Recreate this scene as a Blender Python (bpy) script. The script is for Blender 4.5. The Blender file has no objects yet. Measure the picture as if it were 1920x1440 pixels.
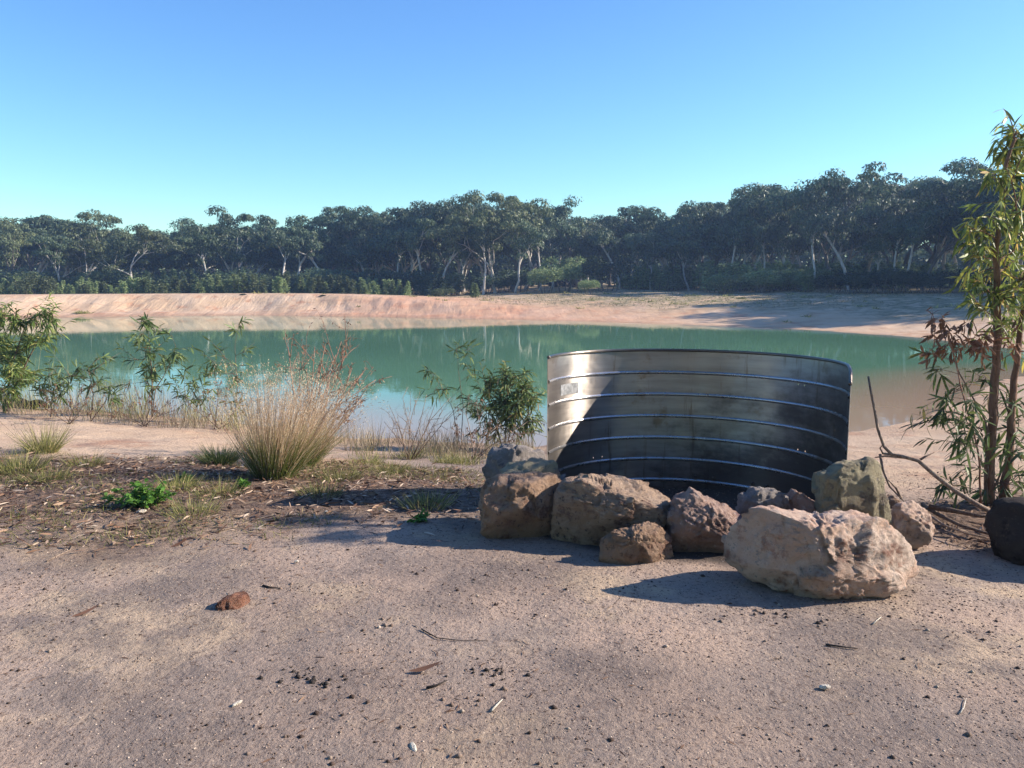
import bpy, math, random
import numpy as np
from mathutils import Vector, Matrix, noise as mn
R = math.radians
scene = bpy.context.scene
C = scene.collection

# ------------------------------------------------------------ camera
F = 1507.0; PITCH = R(7.37); CAMZ = 1.6; SP, CP = math.sin(PITCH), math.cos(PITCH)
cam = bpy.data.cameras.new('camera'); cam_o = bpy.data.objects.new('camera', cam); C.objects.link(cam_o)
cam.sensor_width = 36; cam.lens = F/1920*36; cam.clip_start = 0.05; cam.clip_end = 5000
cam_o.location = (0, 0, CAMZ); cam_o.rotation_euler = (math.pi/2-PITCH, 0, 0)
scene.camera = cam_o
# ------------------------------------------------------------ world, sun, exposure
SUN_EL, SUN_AZ = R(27.5), R(84)            # azimuth clockwise from +Y
w = bpy.data.worlds.new('World'); scene.world = w; w.use_nodes = True
nt = w.node_tree; nt.nodes.clear()
sky = nt.nodes.new('ShaderNodeTexSky'); sky.sky_type = 'NISHITA'; sky.sun_disc = False
sky.sun_elevation = SUN_EL; sky.sun_rotation = SUN_AZ; sky.air_density = 1.0; sky.dust_density = 0.3; sky.ozone_density = 2.5
hsv = nt.nodes.new('ShaderNodeHueSaturation'); hsv.inputs['Saturation'].default_value = 1.22; hsv.inputs['Hue'].default_value = 0.5
tint = nt.nodes.new('ShaderNodeMix'); tint.data_type = 'RGBA'; tint.blend_type = 'MULTIPLY'; tint.inputs[0].default_value = 1

wtc = nt.nodes.new('ShaderNodeTexCoord'); wsx = nt.nodes.new('ShaderNodeSeparateXYZ'); wmr = nt.nodes.new('ShaderNodeMapRange'); wmx = nt.nodes.new('ShaderNodeMix'); wmx.data_type = 'RGBA'
nt.links.new(wtc.outputs['Generated'], wsx.inputs[0]); nt.links.new(wsx.outputs[2], wmr.inputs[0]); wmr.inputs[1].default_value = 0.0; wmr.inputs[2].default_value = 0.42; wmr.interpolation_type = 'SMOOTHSTEP'
wmx.inputs[6].default_value = (0.86, 1.11, 1.06, 1); wmx.inputs[7].default_value = (1.0, 1.03, 1.25, 1)
nt.links.new(wmr.outputs[0], wmx.inputs[0]); nt.links.new(wmx.outputs[2], tint.inputs[7])
bg = nt.nodes.new('ShaderNodeBackground'); bg.inputs[1].default_value = 0.1010
wo = nt.nodes.new('ShaderNodeOutputWorld')
nt.links.new(sky.outputs[0], hsv.inputs['Color']); nt.links.new(hsv.outputs[0], tint.inputs[6])
nt.links.new(tint.outputs[2], bg.inputs[0]); nt.links.new(bg.outputs[0], wo.inputs[0])
sl = bpy.data.lights.new('sun', 'SUN'); sl.energy = 5.0; sl.angle = R(0.5); sl.color = (1.0, 0.90, 0.77)
so = bpy.data.objects.new('sun', sl); C.objects.link(so)
sdir = Vector((math.cos(SUN_EL)*math.sin(SUN_AZ), math.cos(SUN_EL)*math.cos(SUN_AZ), math.sin(SUN_EL)))
so.rotation_euler = (-sdir).to_track_quat('-Z', 'Y').to_euler(); so.location = (30, 10, 40)
vs = scene.view_settings; vs.view_transform = 'Standard'; vs.look = 'None'; vs.gamma = 1; vs.exposure = 1.0; vs.use_curve_mapping = False
scene.render.resolution_x = 1024; scene.render.resolution_y = 768
scene.cycles.max_bounces = 6; scene.cycles.transparent_max_bounces = 8; scene.cycles.volume_bounces = 0

# ------------------------------------------------------------ helpers
rng = np.random.default_rng(7); random.seed(7)
def ray(px, py):
    x = (px-960)/F; u = -(py-720)/F
    return np.array([x, CP+u*SP, -SP+u*CP])
def G(px, py, z=0.0):
    d = ray(px, py); t = (z-CAMZ)/d[2]; return np.array([d[0]*t, d[1]*t, z])
def A(px, py, Y):
    d = ray(px, py); t = Y/d[1]; return np.array([d[0]*t, Y, CAMZ+d[2]*t])
def hsh(ix, iy, s):
    h = (ix.astype(np.int64)*374761393 + iy.astype(np.int64)*668265263 + s*1442695041) & 0xffffffff
    h = ((h ^ (h >> 13))*1274126177) & 0xffffffff
    return ((h ^ (h >> 16)) & 0xffff)/65535.0
def vn(x, y, s=0):
    x = np.asarray(x, float); y = np.asarray(y, float)
    ix = np.floor(x); iy = np.floor(y); fx = x-ix; fy = y-iy
    fx = fx*fx*(3-2*fx); fy = fy*fy*(3-2*fy)
    a = hsh(ix, iy, s); b = hsh(ix+1, iy, s); c = hsh(ix, iy+1, s); d = hsh(ix+1, iy+1, s)
    return (a*(1-fx)+b*fx)*(1-fy)+(c*(1-fx)+d*fx)*fy
def fbm(x, y, s=0, o=4):
    r = 0; a = .5
    for k in range(o):
        r = r+a*(vn(x*2**k, y*2**k, s+k*17)-.5); a *= .5
    return r
def sst(a, b, x):
    t = np.clip((x-a)/(b-a), 0, 1); return t*t*(3-2*t)
def sdist(poly, x, y):          # negative inside
    x = np.asarray(x, float); y = np.asarray(y, float)
    best = np.full(x.shape, 1e18); ins = np.zeros(x.shape, bool)
    n = len(poly)
    for i in range(n):
        ax, ay = poly[i][:2]; bx, by = poly[(i+1) % n][:2]
        ex, ey = bx-ax, by-ay; wx, wy = x-ax, y-ay
        t = np.clip((wx*ex+wy*ey)/(ex*ex+ey*ey+1e-12), 0, 1)
        dx, dy = wx-ex*t, wy-ey*t
        best = np.minimum(best, dx*dx+dy*dy)
        c = ((ay > y) != (by > y)) & (x < (bx-ax)*(y-ay)/((by-ay) if abs(by-ay) > 1e-12 else 1e-12)+ax)
        ins ^= c
    d = np.sqrt(best); return np.where(ins, -d, d)

# ------------------------------------------------------------ terrain function
WZ = -0.7
shore_px = [(-900, 700), (-500, 775), (0, 758), (120, 765), (250, 776), (430, 792), (560, 808), (640, 818), (740, 822), (850, 832),
            (960, 838), (1100, 835), (1300, 825), (1500, 815), (1620, 808), (1720, 788), (1790, 752), (1850, 722), (1950, 700), (2250, 692),
            (2350, 672), (2000, 665), (1850, 648), (1700, 632), (1550, 621), (1400, 614), (1200, 606), (1000, 600), (800, 596), (600, 592),
            (400, 591), (155, 594), (0, 597), (-300, 603), (-900, 625)]
def chaikin(p):
    q = []
    for i in range(len(p)):
        a = np.array(p[i]); b = np.array(p[(i+1) % len(p)])
        q += [a*.75+b*.25, a*.25+b*.75]
    return q
POND = [G(px, py, WZ)[:2] for px, py in shore_px]
POND = chaikin(POND)
litter_px = [(-400, 880), (0, 862), (330, 845), (640, 832), (905, 845), (905, 900), (900, 965), (760, 985), (560, 985), (420, 1010), (230, 1020), (0, 1005), (-400, 1005)]
LITTER = [G(px, py, -.05)[:2] for px, py in litter_px]
pile_px = [(1735, 950), (1840, 940), (2000, 930), (2000, 1010), (1860, 1010), (1800, 1005), (1745, 985)]
PILE = [G(px, py, 0)[:2] for px, py in pile_px]
def hgt(x, y, fine=True):
    x = np.asarray(x, float); y = np.asarray(y, float)
    sd = sdist(POND, x, y)+fbm(x*.35, y*.35, 5, 4)*1.3*sst(4, 25, y)+fbm(x*1.5, y*1.5, 9, 3)*.5
    near = WZ+.72*(sst(-.8, 6.2, sd)-sst(-.8, 6.2, 0))
    wl = 1-sst(-17, 10, x)
    # steep cut bank (left): rises to a crest, flat top, falls away behind
    rill = fbm((x+y*.35)*.9, (y-x*.2)*.22, 31, 3)
    e = sd+rill*.8
    steep = WZ+np.where(sd < 0, sd*.1, 0)+.18*sst(0, 1.5, sd)+1.12*sst(1.0, 5.5, e)-.75*sst(9, 16, sd)
    steep = steep+0.06*fbm((x+y*.5)*1.6, y*.35, 44, 3)*sst(.8, 2, sd)*(1-sst(6, 8, sd))
    gentle = WZ+1.05*(sst(-2.5, 15, sd)-sst(-2.5, 15, 0))+.62*sst(10, 42, sd)+fbm(x*.12, y*.12, 61, 3)*.5*sst(2, 10, sd)
    gentle = gentle+fbm((x+y)*.35, (y-x)*.9, 66, 3)*.16*sst(.5, 3, sd)*(1-sst(16, 24, sd))
    far = gentle*(1-wl)+steep*wl
    f = sst(17, 27, y)
    z = near*(1-f)+far*f
    z = np.where(sd < 0, np.minimum(z, WZ-np.minimum(1.6, -sd*.16)), z)
    z = np.where(y < 17, z+fbm(x*.7, y*.7, 71, 3)*.05*sst(.1, 2, sd), z)
    if fine:
        nf = (1-sst(9, 16, np.hypot(x, y)))
        z = z+nf*sst(.0, .6, sd)*(fbm(x*1.8, y*1.8, 85, 3)*.03+fbm(x*5, y*5, 81, 3)*.016+fbm(x*22, y*22, 83, 2)*.006)
    return z
def ground_hit(px, py):
    d = ray(px, py); t = np.concatenate([np.linspace(1.5, 20, 900), np.linspace(20.05, 220, 2500)])
    zz = CAMZ+d[2]*t; hh = hgt(d[0]*t, d[1]*t, False)
    below = np.where(zz <= hh)[0]
    k = below[0] if len(below) else len(t)-1
    return np.array([d[0]*t[k], d[1]*t[k], float(hh[k])])
def gz(x, y): return float(hgt(np.array([x]), np.array([y]), False)[0])

# ------------------------------------------------------------ mesh plumbing
def mesh_np(name, V, Fc, smooth=False):
    me = bpy.data.meshes.new(name); V = np.asarray(V, np.float32); Fc = np.asarray(Fc, np.int32)
    k = Fc.shape[1]
    me.vertices.add(len(V)); me.vertices.foreach_set('co', V.ravel())
    me.loops.add(Fc.size); me.loops.foreach_set('vertex_index', Fc.ravel())
    me.polygons.add(len(Fc)); me.polygons.foreach_set('loop_start', np.arange(0, Fc.size, k, dtype=np.int32))
    me.polygons.foreach_set('loop_total', np.full(len(Fc), k, np.int32))
    if smooth: me.polygons.foreach_set('use_smooth', np.ones(len(Fc), bool))
    me.update(calc_edges=True); return me
class MB:
    def __init__(s): s.v = []; s.f = []
    def tube(s, pts, rad, n=6, cap=True):
        pts = [Vector(p) for p in pts]; b = len(s.v)
        up = Vector((0.13, 0.31, 0.94))
        for i, p in enumerate(pts):
            t = (pts[min(i+1, len(pts)-1)]-pts[max(i-1, 0)])
            if t.length < 1e-9: t = Vector((0, 0, 1))
            t.normalize(); a = t.cross(up)
            if a.length < .05: a = t.cross(Vector((1, 0, 0)))
            a.normalize(); c = t.cross(a); r = rad[i] if hasattr(rad, '__len__') else rad
            for k in range(n):
                th = 2*math.pi*k/n; s.v.append(tuple(p+a*(math.cos(th)*r)+c*(math.sin(th)*r)))
        for i in range(len(pts)-1):
            for k in range(n):
                k2 = (k+1) % n
                s.f.append((b+i*n+k, b+i*n+k2, b+(i+1)*n+k2, b+(i+1)*n+k))
        if cap:
            s.f.append(tuple(b+k for k in range(n))[::-1]); s.f.append(tuple(b+(len(pts)-1)*n+k for k in range(n)))
    def mesh(s, name, smooth=True):
        me = bpy.data.meshes.new(name); me.from_pydata(s.v, [], s.f)
        if smooth: me.polygons.foreach_set('use_smooth', np.ones(len(me.polygons), bool))
        me.update(); return me
def link(name, me, m=None, parent=None, loc=None):
    o = bpy.data.objects.new(name, me); C.objects.link(o)
    if m is not None and me is not None and not me.materials: me.materials.append(m)
    if parent: o.parent = parent
    if loc is not None: o.location = tuple(loc)
    return o
def tag(o, label=None, cat=None, group=None, kind=None):
    if label: o['label'] = label
    if cat: o['category'] = cat
    if group: o['group'] = group
    if kind: o['kind'] = kind
    return o
def thing(name, loc, label, cat, group=None):
    o = bpy.data.objects.new(name, None); C.objects.link(o); o.location = tuple(loc); o.empty_display_size = .2
    return tag(o, label, cat, group)
def nrm(a): return a/(np.linalg.norm(a, axis=-1, keepdims=True)+1e-12)
def strips(pos, d, side, L, W, bend, n=4, kind='leaf'):
    """ribbons with a bent centre line: leaves, blades of grass, litter"""
    N = len(pos); s = np.linspace(0, 1, n)
    pos = np.asarray(pos); d = nrm(np.asarray(d)); side = nrm(np.asarray(side)-d*np.sum(np.asarray(side)*d, 1, keepdims=True))
    L = np.broadcast_to(L, (N,)); W = np.broadcast_to(W, (N,)); bend = np.broadcast_to(bend, (N,))
    prof = (np.sin(np.pi*np.clip(s, .03, .98))**.75) if kind == 'leaf' else (1-s*.93)
    V = np.zeros((N, n, 2, 3))
    for k in range(n):
        c = pos+d*(L*s[k])[:, None]; c[:, 2] -= bend*L*s[k]**2
        V[:, k, 0] = c-side*(W*prof[k]/2)[:, None]; V[:, k, 1] = c+side*(W*prof[k]/2)[:, None]
    base = (np.arange(N)*n*2)[:, None]
    fs = [base+np.array([[2*k, 2*k+1, 2*k+3, 2*k+2]]) for k in range(n-1)]
    return V.reshape(-1, 3), np.stack(fs, 1).reshape(-1, 4)
def rand_dirs(n, zlo=-1, zhi=1, g=rng):
    z = g.uniform(zlo, zhi, n); a = g.uniform(0, 2*np.pi, n); r = np.sqrt(1-np.clip(z*z, 0, 1))
    return np.stack([r*np.cos(a), r*np.sin(a), z], 1)

# ------------------------------------------------------------ materials
class NM:
    def __init__(s, name):
        s.m = bpy.data.materials.new(name); s.m.use_nodes = True; s.t = s.m.node_tree; s.t.nodes.clear()
        s.out = s.t.nodes.new('ShaderNodeOutputMaterial')
    def n(s, typ, **kw):
        x = s.t.nodes.new(typ)
        for k, v in kw.items():
            if k.startswith('_'): setattr(x, k[1:], v)
        return x
    def l(s, a, b): s.t.links.new(a, b)
    def setin(s, sock, v):
        if hasattr(v, 'links'): s.l(v, sock)
        elif isinstance(v, tuple) and len(v) == 3 and sock.type == 'RGBA': sock.default_value = (*v, 1)
        else: sock.default_value = v
    def mix(s, f, a, b, mode='MIX'):
        x = s.n('ShaderNodeMix'); x.data_type = 'RGBA'; x.blend_type = mode
        s.setin(x.inputs[0], f); s.setin(x.inputs[6], a); s.setin(x.inputs[7], b); return x.outputs[2]
    def math(s, op, a, b=0.0, c=None, clamp=False):
        x = s.n('ShaderNodeMath'); x.operation = op; x.use_clamp = clamp
        s.setin(x.inputs[0], a); s.setin(x.inputs[1], b)
        if c is not None: s.setin(x.inputs[2], c)
        return x.outputs[0]
    def coord(s, which='Object', scale=None, rot=None):
        tc = s.n('ShaderNodeTexCoord').outputs[which]
        if scale is not None:
            mp = s.n('ShaderNodeMapping'); mp.inputs['Scale'].default_value = scale
            if rot: mp.inputs['Rotation'].default_value = rot
            s.l(tc, mp.inputs[0]); tc = mp.outputs[0]
        return tc
    def noise(s, vec, scale, detail=4, rough=.55, lo=None, hi=None):
        x = s.n('ShaderNodeTexNoise'); x.inputs['Scale'].default_value = scale; x.inputs['Detail'].default_value = detail
        x.inputs['Roughness'].default_value = rough; s.l(vec, x.inputs['Vector'])
        o = x.outputs[0]
        return s.ramp(o, lo, hi) if lo is not None else o
    def ramp(s, v, lo, hi, a=0.0, b=1.0):
        x = s.n('ShaderNodeMapRange'); x.interpolation_type = 'SMOOTHSTEP'
        s.setin(x.inputs[0], v); x.inputs[1].default_value = lo; x.inputs[2].default_value = hi; x.inputs[3].default_value = a; x.inputs[4].default_value = b
        return x.outputs[0]
    def voro(s, vec, scale, feat='F1', out=0):
        x = s.n('ShaderNodeTexVoronoi'); x.feature = feat; x.inputs['Scale'].default_value = scale; s.l(vec, x.inputs['Vector']); return x.outputs[out]
    def bump(s, h, strength, dist, prev=None):
        x = s.n('ShaderNodeBump'); x.inputs['Strength'].default_value = strength; x.inputs['Distance'].default_value = dist
        s.l(h, x.inputs['Height'])
        if prev is not None: s.l(prev, x.inputs['Normal'])
        return x.outputs[0]
    def attr(s, name):
        x = s.n('ShaderNodeAttribute'); x.attribute_name = name; return x.outputs['Fac']
    def island(s): return s.n('ShaderNodeNewGeometry').outputs['Random Per Island']
    def objrand(s): return s.n('ShaderNodeObjectInfo').outputs['Random']
    def colramp(s, v, cols):
        x = s.n('ShaderNodeValToRGB'); e = x.color_ramp.elements
        for i, (p, c) in enumerate(cols):
            if i < 2: el = e[i]; el.position = p
            else: el = e.new(p)
            el.color = (*c, 1)
        s.l(v, x.inputs[0]); return x.outputs[0]
    def princ(s, col, rough=.8, spec=.3, metal=0.0, normal=None, ior=1.45):
        p = s.n('ShaderNodeBsdfPrincipled'); s.setin(p.inputs['Base Color'], col); s.setin(p.inputs['Roughness'], rough)
        p.inputs['Specular IOR Level'].default_value = spec; s.setin(p.inputs['Metallic'], metal); p.inputs['IOR'].default_value = ior
        if normal is not None: s.l(normal, p.inputs['Normal'])
        return p
    def end(s, bsdf): s.l(bsdf.outputs[0], s.out.inputs[0]); return s.m
def leaf_mat(name, cols, transl=.3, rough=.6, spec=.2, objvar=.25):
    m = NM(name); c = m.colramp(m.island(), cols)
    v = m.ramp(m.objrand(), 0, 1, 1-objvar, 1+objvar)
    cc = m.n('ShaderNodeCombineColor'); [m.l(v, cc.inputs[i]) for i in range(3)]
    c = m.mix(1.0, c, cc.outputs[0], 'MULTIPLY')
    p = m.princ(c, rough, spec); t = m.n('ShaderNodeBsdfTranslucent'); m.l(c, t.inputs[0])
    x = m.n('ShaderNodeMixShader'); x.inputs[0].default_value = transl
    m.l(p.outputs[0], x.inputs[1]); m.l(t.outputs[0], x.inputs[2]); return m.end(x)
def bark_mat(name, a, b, c, sc=(6, 6, 1.2)):
    m = NM(name); v = m.coord('Object', sc)
    col = m.mix(m.noise(v, 1.6, 5, .6, .35, .65), a, b); col = m.mix(m.noise(v, 6, 4, .6, .55, .7), col, c)
    return m.end(m.princ(col, .85, .2, normal=m.bump(m.noise(v, 5, 5), .6, .02)))
M = {}
M['gum_leaf'] = leaf_mat('gum_leaf', [(0, (0.03, 0.057, 0.032)), (0.35, (0.051, 0.086, 0.046)), (0.7, (0.088, 0.128, 0.065)), (1, (0.162, 0.196, 0.101))], .22, .5, .35)
M['gum_leaf_olive'] = leaf_mat('gum_leaf_olive', [(0, (0.046, 0.068, 0.03)), (0.4, (0.086, 0.111, 0.049)), (0.8, (0.135, 0.159, 0.074)), (1, (0.203, 0.216, 0.108))], .22, .5, .3)
M['scrub_leaf'] = leaf_mat('scrub_leaf', [(0, (0.105, 0.157, 0.061)), (0.5, (0.194, 0.255, 0.105)), (1, (0.334, 0.369, 0.176))], .25)
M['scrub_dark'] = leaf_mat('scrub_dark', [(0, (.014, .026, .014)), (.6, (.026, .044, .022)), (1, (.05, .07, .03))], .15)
M['gum_bark'] = bark_mat('gum_bark', (.62, .57, .50), (.42, .37, .32), (.20, .17, .15), (2, 2, .5))
M['dark_bark'] = bark_mat('dark_bark', (.10, .085, .075), (.16, .14, .12), (.05, .042, .038), (2, 2, .5))
M['sapling_bark'] = bark_mat('sapling_bark', (.16, .085, .055), (.24, .15, .10), (.08, .045, .03), (20, 20, 5))
M['twig'] = bark_mat('twig', (.20, .14, .10), (.12, .08, .06), (.30, .24, .18), (20, 20, 8))
M['red_twig'] = bark_mat('red_twig', (.26, .12, .085), (.34, .19, .14), (.42, .32, .24), (20, 20, 8))
M['grey_stick'] = bark_mat('grey_stick', (.32, .24, .18), (.19, .13, .10), (.45, .38, .30), (25, 25, 6))
M['wattle_leaf'] = leaf_mat('wattle_leaf', [(0, (0.075, 0.128, 0.033)), (0.5, (0.149, 0.224, 0.053)), (0.85, (0.269, 0.314, 0.09)), (1, (0.448, 0.404, 0.12))], .35, .55, .4)
M['wattle_dark'] = leaf_mat('wattle_dark', [(0, (0.045, 0.083, 0.03)), (0.5, (0.098, 0.149, 0.045)), (0.9, (0.194, 0.224, 0.075)), (1, (0.389, 0.269, 0.12))], .3, .55, .4)
M['gum_sapling_leaf'] = leaf_mat('gum_sapling_leaf', [(0, (0.075, 0.122, 0.043)), (0.45, (0.169, 0.227, 0.057)), (0.75, (0.321, 0.357, 0.086)), (0.92, (0.676, 0.617, 0.1)), (1, (0.71, 0.423, 0.172))], .35, .5, .5)
M['dry_leaf'] = leaf_mat('dry_leaf', [(0, (.09, .04, .025)), (.5, (.18, .085, .05)), (1, (.33, .20, .12))], .2)
M['straw'] = leaf_mat('straw', [(0, (.20, .15, .09)), (.5, (.36, .28, .17)), (1, (.56, .47, .33))], .3, .6, .3)
def tuft_mat():
    m = NM('tuft_blades'); sx = m.n('ShaderNodeSeparateXYZ'); m.l(m.coord('Object'), sx.inputs[0])
    h = m.math('ADD', m.ramp(sx.outputs[2], .10, .62), m.math('MULTIPLY', m.math('SUBTRACT', m.island(), .5), .7), clamp=True)
    c = m.colramp(h, [(0, (.10, .145, .035)), (.35, (.24, .26, .07)), (.7, (.42, .36, .16)), (1, (.62, .50, .32))])
    p = m.princ(c, .55, .25); t = m.n('ShaderNodeBsdfTranslucent'); m.l(c, t.inputs[0]); x = m.n('ShaderNodeMixShader'); x.inputs[0].default_value = .3
    m.l(p.outputs[0], x.inputs[1]); m.l(t.outputs[0], x.inputs[2]); return m.end(x)
M['tuft'] = tuft_mat()
M['green_grass'] = leaf_mat('green_grass', [(0, (0.091, 0.111, 0.033)), (0.4, (0.182, 0.195, 0.058)), (0.8, (0.338, 0.299, 0.117)), (1, (0.546, 0.442, 0.221))], .3)
M['stem_straw'] = leaf_mat('stem_straw', [(0, (.30, .17, .10)), (.5, (.52, .38, .24)), (1, (.74, .60, .42))], .3, .6, .3)
M['shelf'] = leaf_mat('shelf_grass', [(0, (.10, .10, .045)), (.5, (.22, .19, .10)), (1, (.40, .33, .20))], .2)
M['weed'] = leaf_mat('weed', [(0, (.04, .10, .015)), (.6, (.09, .20, .03)), (1, (.18, .30, .07))], .35)
M['litter'] = leaf_mat('litter', [(0, (.05, .028, .02)), (.3, (.13, .07, .045)), (.6, (.25, .145, .09)), (.85, (.40, .27, .18)), (1, (.62, .50, .38))], .05, .7, .2)
M['char'] = bark_mat('char', (.02, .016, .015), (.045, .036, .032), (.10, .08, .07), (10, 10, 10))
M['pale_chip'] = bark_mat('pale_chip', (.62, .56, .47), (.50, .43, .34), (.74, .70, .64), (30, 30, 30))
M['clod'] = leaf_mat('clod', [(0, (.055, .038, .032)), (.4, (.13, .09, .072)), (.8, (.27, .20, .16)), (1, (.48, .39, .31))], 0, .9, .1)

def ground_mat():
    m = NM('earth'); P = m.coord('Object')
    lit, bank, wet, gr = m.attr('litter'), m.attr('bank'), m.attr('wet'), m.attr('grassy')
    dk = m.attr('dark'); arc_shade = m.attr('arc_shade')
    # near packed sandy soil
    col = m.mix(m.noise(P, 1.1, 5, .6, .38, .62), (.43, .315, .245), (.345, .27, .225))
    col = m.mix(m.noise(P, .7, 5, .65, .50, .60), col, (.50, .375, .265))
    col = m.mix(m.math('MULTIPLY', m.noise(P, .9, 8, .70, .46, .62), .85), col, (.20, .16, .142))
    col = m.mix(m.math('MULTIPLY', dk, .75), col, (.15, .115, .10))
    col = m.mix(m.noise(P, 38, 4, .7, .52, .70), col, (.15, .105, .085))
    col = m.mix(m.noise(P, 75, 3, .7, .60, .72), col, (.58, .46, .36))
    g = m.voro(P, 130)
    col = m.mix(m.ramp(g, .0, .35, .35, 0), col, (.62, .50, .38))
    # leaf-litter soil
    col = m.mix(m.math('MULTIPLY', lit, .85), col, m.mix(m.noise(P, 14, 5, .7, .4, .65), (.075, .047, .035), (.22, .145, .10)))
    # far sand
    sand = m.mix(m.noise(P, .28, 5, .6, .4, .62), (.54, .37, .235), (.58, .42, .29))
    sand = m.mix(m.noise(P, .9, 5, .65, .50, .7), sand, (.46, .25, .15))
    st = m.coord('Object', (.25, 1.4, 3))
    sand = m.mix(m.math('MULTIPLY', m.noise(st, 1.0, 5, .65, .54, .72), .6), sand, (.33, .21, .15))
    col = m.mix(bank, col, sand)
    col = m.mix(m.math('MULTIPLY', m.attr('red'), .75), col, m.mix(m.noise(P, .5, 4, .6, .35, .65), (.52, .235, .14), (.60, .32, .20)))
    col = m.mix(m.math('MULTIPLY', wet, .7), col, (.36, .215, .135))
    col = m.mix(m.math('MULTIPLY', gr, m.noise(P, .9, 5, .7, .35, .55)), col, m.mix(m.noise(P, 3, 4, .6, .4, .6), (.17, .155, .08), (.34, .27, .17)))
    col = m.mix(m.math('MULTIPLY', arc_shade, .9), col, (.045, .038, .036))  # shadow inside the tank arc painted dark on the soil
    b = m.bump(m.noise(P, 24, 6, .7), .8, .03)
    b = m.bump(m.noise(P, 110, 4, .7), .5, .005, b)
    col = m.mix(1.0, col, (1.0, .99, .97), 'MULTIPLY')
    rl = m.coord('Object', (1.5, .22, .5), (0, 0, R(28)))
    hgt_ = m.math('MULTIPLY', m.noise(rl, 1.0, 5, .6), m.attr('steep'))
    b = m.bump(hgt_, .4, .35, b)
    b = m.bump(m.math('MULTIPLY', m.noise(P, 1.3, 6, .7), bank), .5, .14, b)
    return m.end(m.princ(col, .92, .15, normal=b))
M['earth'] = ground_mat()

# ------------------------------------------------------------ ground sheet
def axis(lo, hi, c0, c1, fine, k):
    out = [c0]; x = c0
    while x < c1: x += fine; out.append(x)
    st = fine
    while x < hi: st = fine+(x-c1)*k; x += st; out.append(x)
    x = c0; left = []
    while x > lo: st = fine+(c0-x)*k; x -= st; left.append(x)
    return np.array(left[::-1]+out)
xs = axis(-900, 900, -3.2, 3.2, .025, .0125)
ys = axis(-150, 900, 2.3, 7.5, .025, .0095)
GX, GY = np.meshgrid(xs, ys); gx, gy = GX.ravel(), GY.ravel()
gzv = hgt(gx, gy)
nx, ny = len(xs), len(ys)
ii = (np.arange(ny-1)[:, None]*nx+np.arange(nx-1)[None]).ravel()
me = mesh_np('ground', np.stack([gx, gy, gzv], 1), np.stack([ii, ii+1, ii+nx+1, ii+nx], 1), True)
def addattr(me, name, v):
    a = me.attributes.new(name, 'FLOAT', 'POINT'); a.data.foreach_set('value', np.asarray(v, np.float32))
def litter_mask(x, y):
    n = fbm(x*1.3, y*1.3, 91, 5)*1.7
    return np.maximum(1-sst(-.5, .8, sdist(LITTER, x, y)+n), 1-sst(-.1, .3, sdist(PILE, x, y)+n*.4))
sdg = sdist(POND, gx, gy)
near_f = sst(18, 27, gy)
wlg = 1-sst(-15, 10, gx)
addattr(me, 'litter', np.where(gy < 16, litter_mask(gx, gy), 0))
beach = sst(1.5, 3.2, gx)*sst(5.6, 7, gy)*(1-near_f)          # pale sand beach right of the tank
leftsand = (1-sst(-2.2, -.8, gx))*sst(7.4, 8.6, gy)*(1-near_f)
addattr(me, 'bank', np.clip(near_f+beach*.75+leftsand*.65, 0, 1))
addattr(me, 'arc_shade', 1-sst(1.15, 1.3, np.hypot(gx-1.25, gy-5.55)+fbm(gx*2, gy*2, 55, 3)*.3))  # mask of the painted shade on the ground within the tank arc
addattr(me, 'steep', near_f*(.25+.75*wlg))
addattr(me, 'wet', (1-sst(.05, 1.3, sdg+fbm(gx*.6, gy*.6, 3, 3)*1.0))*(.4+.6*near_f))
addattr(me, 'red', near_f*(sst(-16, -7, gx)*(1-sst(2, 14, gx)))*(1-sst(9, 15, sdg))*(.55+.9*fbm(gx*.25, gy*.25, 12, 3)).clip(0, 1)+near_f*wlg*.35*(1-sst(.4, 2.0, sdg)))
addattr(me, 'grassy', near_f*np.maximum(sst(4, 11, sdg+fbm(gx*.15, gy*.15, 77, 3)*10)*(1-wlg), sst(7.5, 10, sdg)*wlg))
addattr(me, 'dark', (1-near_f)*(1-sst(.0, .42, np.abs(fbm(gx*.5+3, gy*.8, 19, 4))*1.6))*.6*sst(-.1, .25, fbm(gx*.3, gy*.3, 29, 2)+.1))
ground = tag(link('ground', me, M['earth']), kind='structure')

# ------------------------------------------------------------ water
def water_mat():
    m = NM('water'); P = m.coord('Object'); sh = m.attr('shallow')
    col = m.mix(m.noise(P, .12, 3, .5, .35, .65), (.10, .225, .13), (.115, .25, .142))
    col = m.mix(sh, col, (.34, .235, .15))
    r1 = m.coord('Object', (1.0, 1.0, 1))
    b = m.bump(m.noise(r1, 2.2, 3, .5), .10, .012)
    b = m.bump(m.noise(r1, 9, 2, .5), .06, .004, b)
    p = m.princ(col, .035, .5, normal=b, ior=1.33)
    return m.end(p)
wx = np.linspace(-75, 34, 220); wy = np.linspace(8, 64, 200)
WX, WY = np.meshgrid(wx, wy); wsd = sdist(POND, WX.ravel(), WY.ravel())
n1 = len(wx); ii = (np.arange(len(wy)-1)[:, None]*n1+np.arange(n1-1)[None]).ravel()
q = np.stack([ii, ii+1, ii+n1+1, ii+n1], 1); q = q[(wsd[q].min(1) < 1.6)]
me = mesh_np('water', np.stack([WX.ravel(), WY.ravel(), np.full(WX.size, WZ)], 1), q, True)
rightness = sst(-1, 5, WX.ravel()); nearness = 1-sst(16, 30, WY.ravel())
addattr(me, 'shallow', (1-sst(.1, 1.6+3.2*nearness, -wsd+fbm(WX.ravel()*.4, WY.ravel()*.4, 4, 3)*1.2))*(.25+.75*np.maximum(nearness, .3)))
M['water'] = water_mat()
tag(link('water', me, M['water']), kind='structure')

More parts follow.
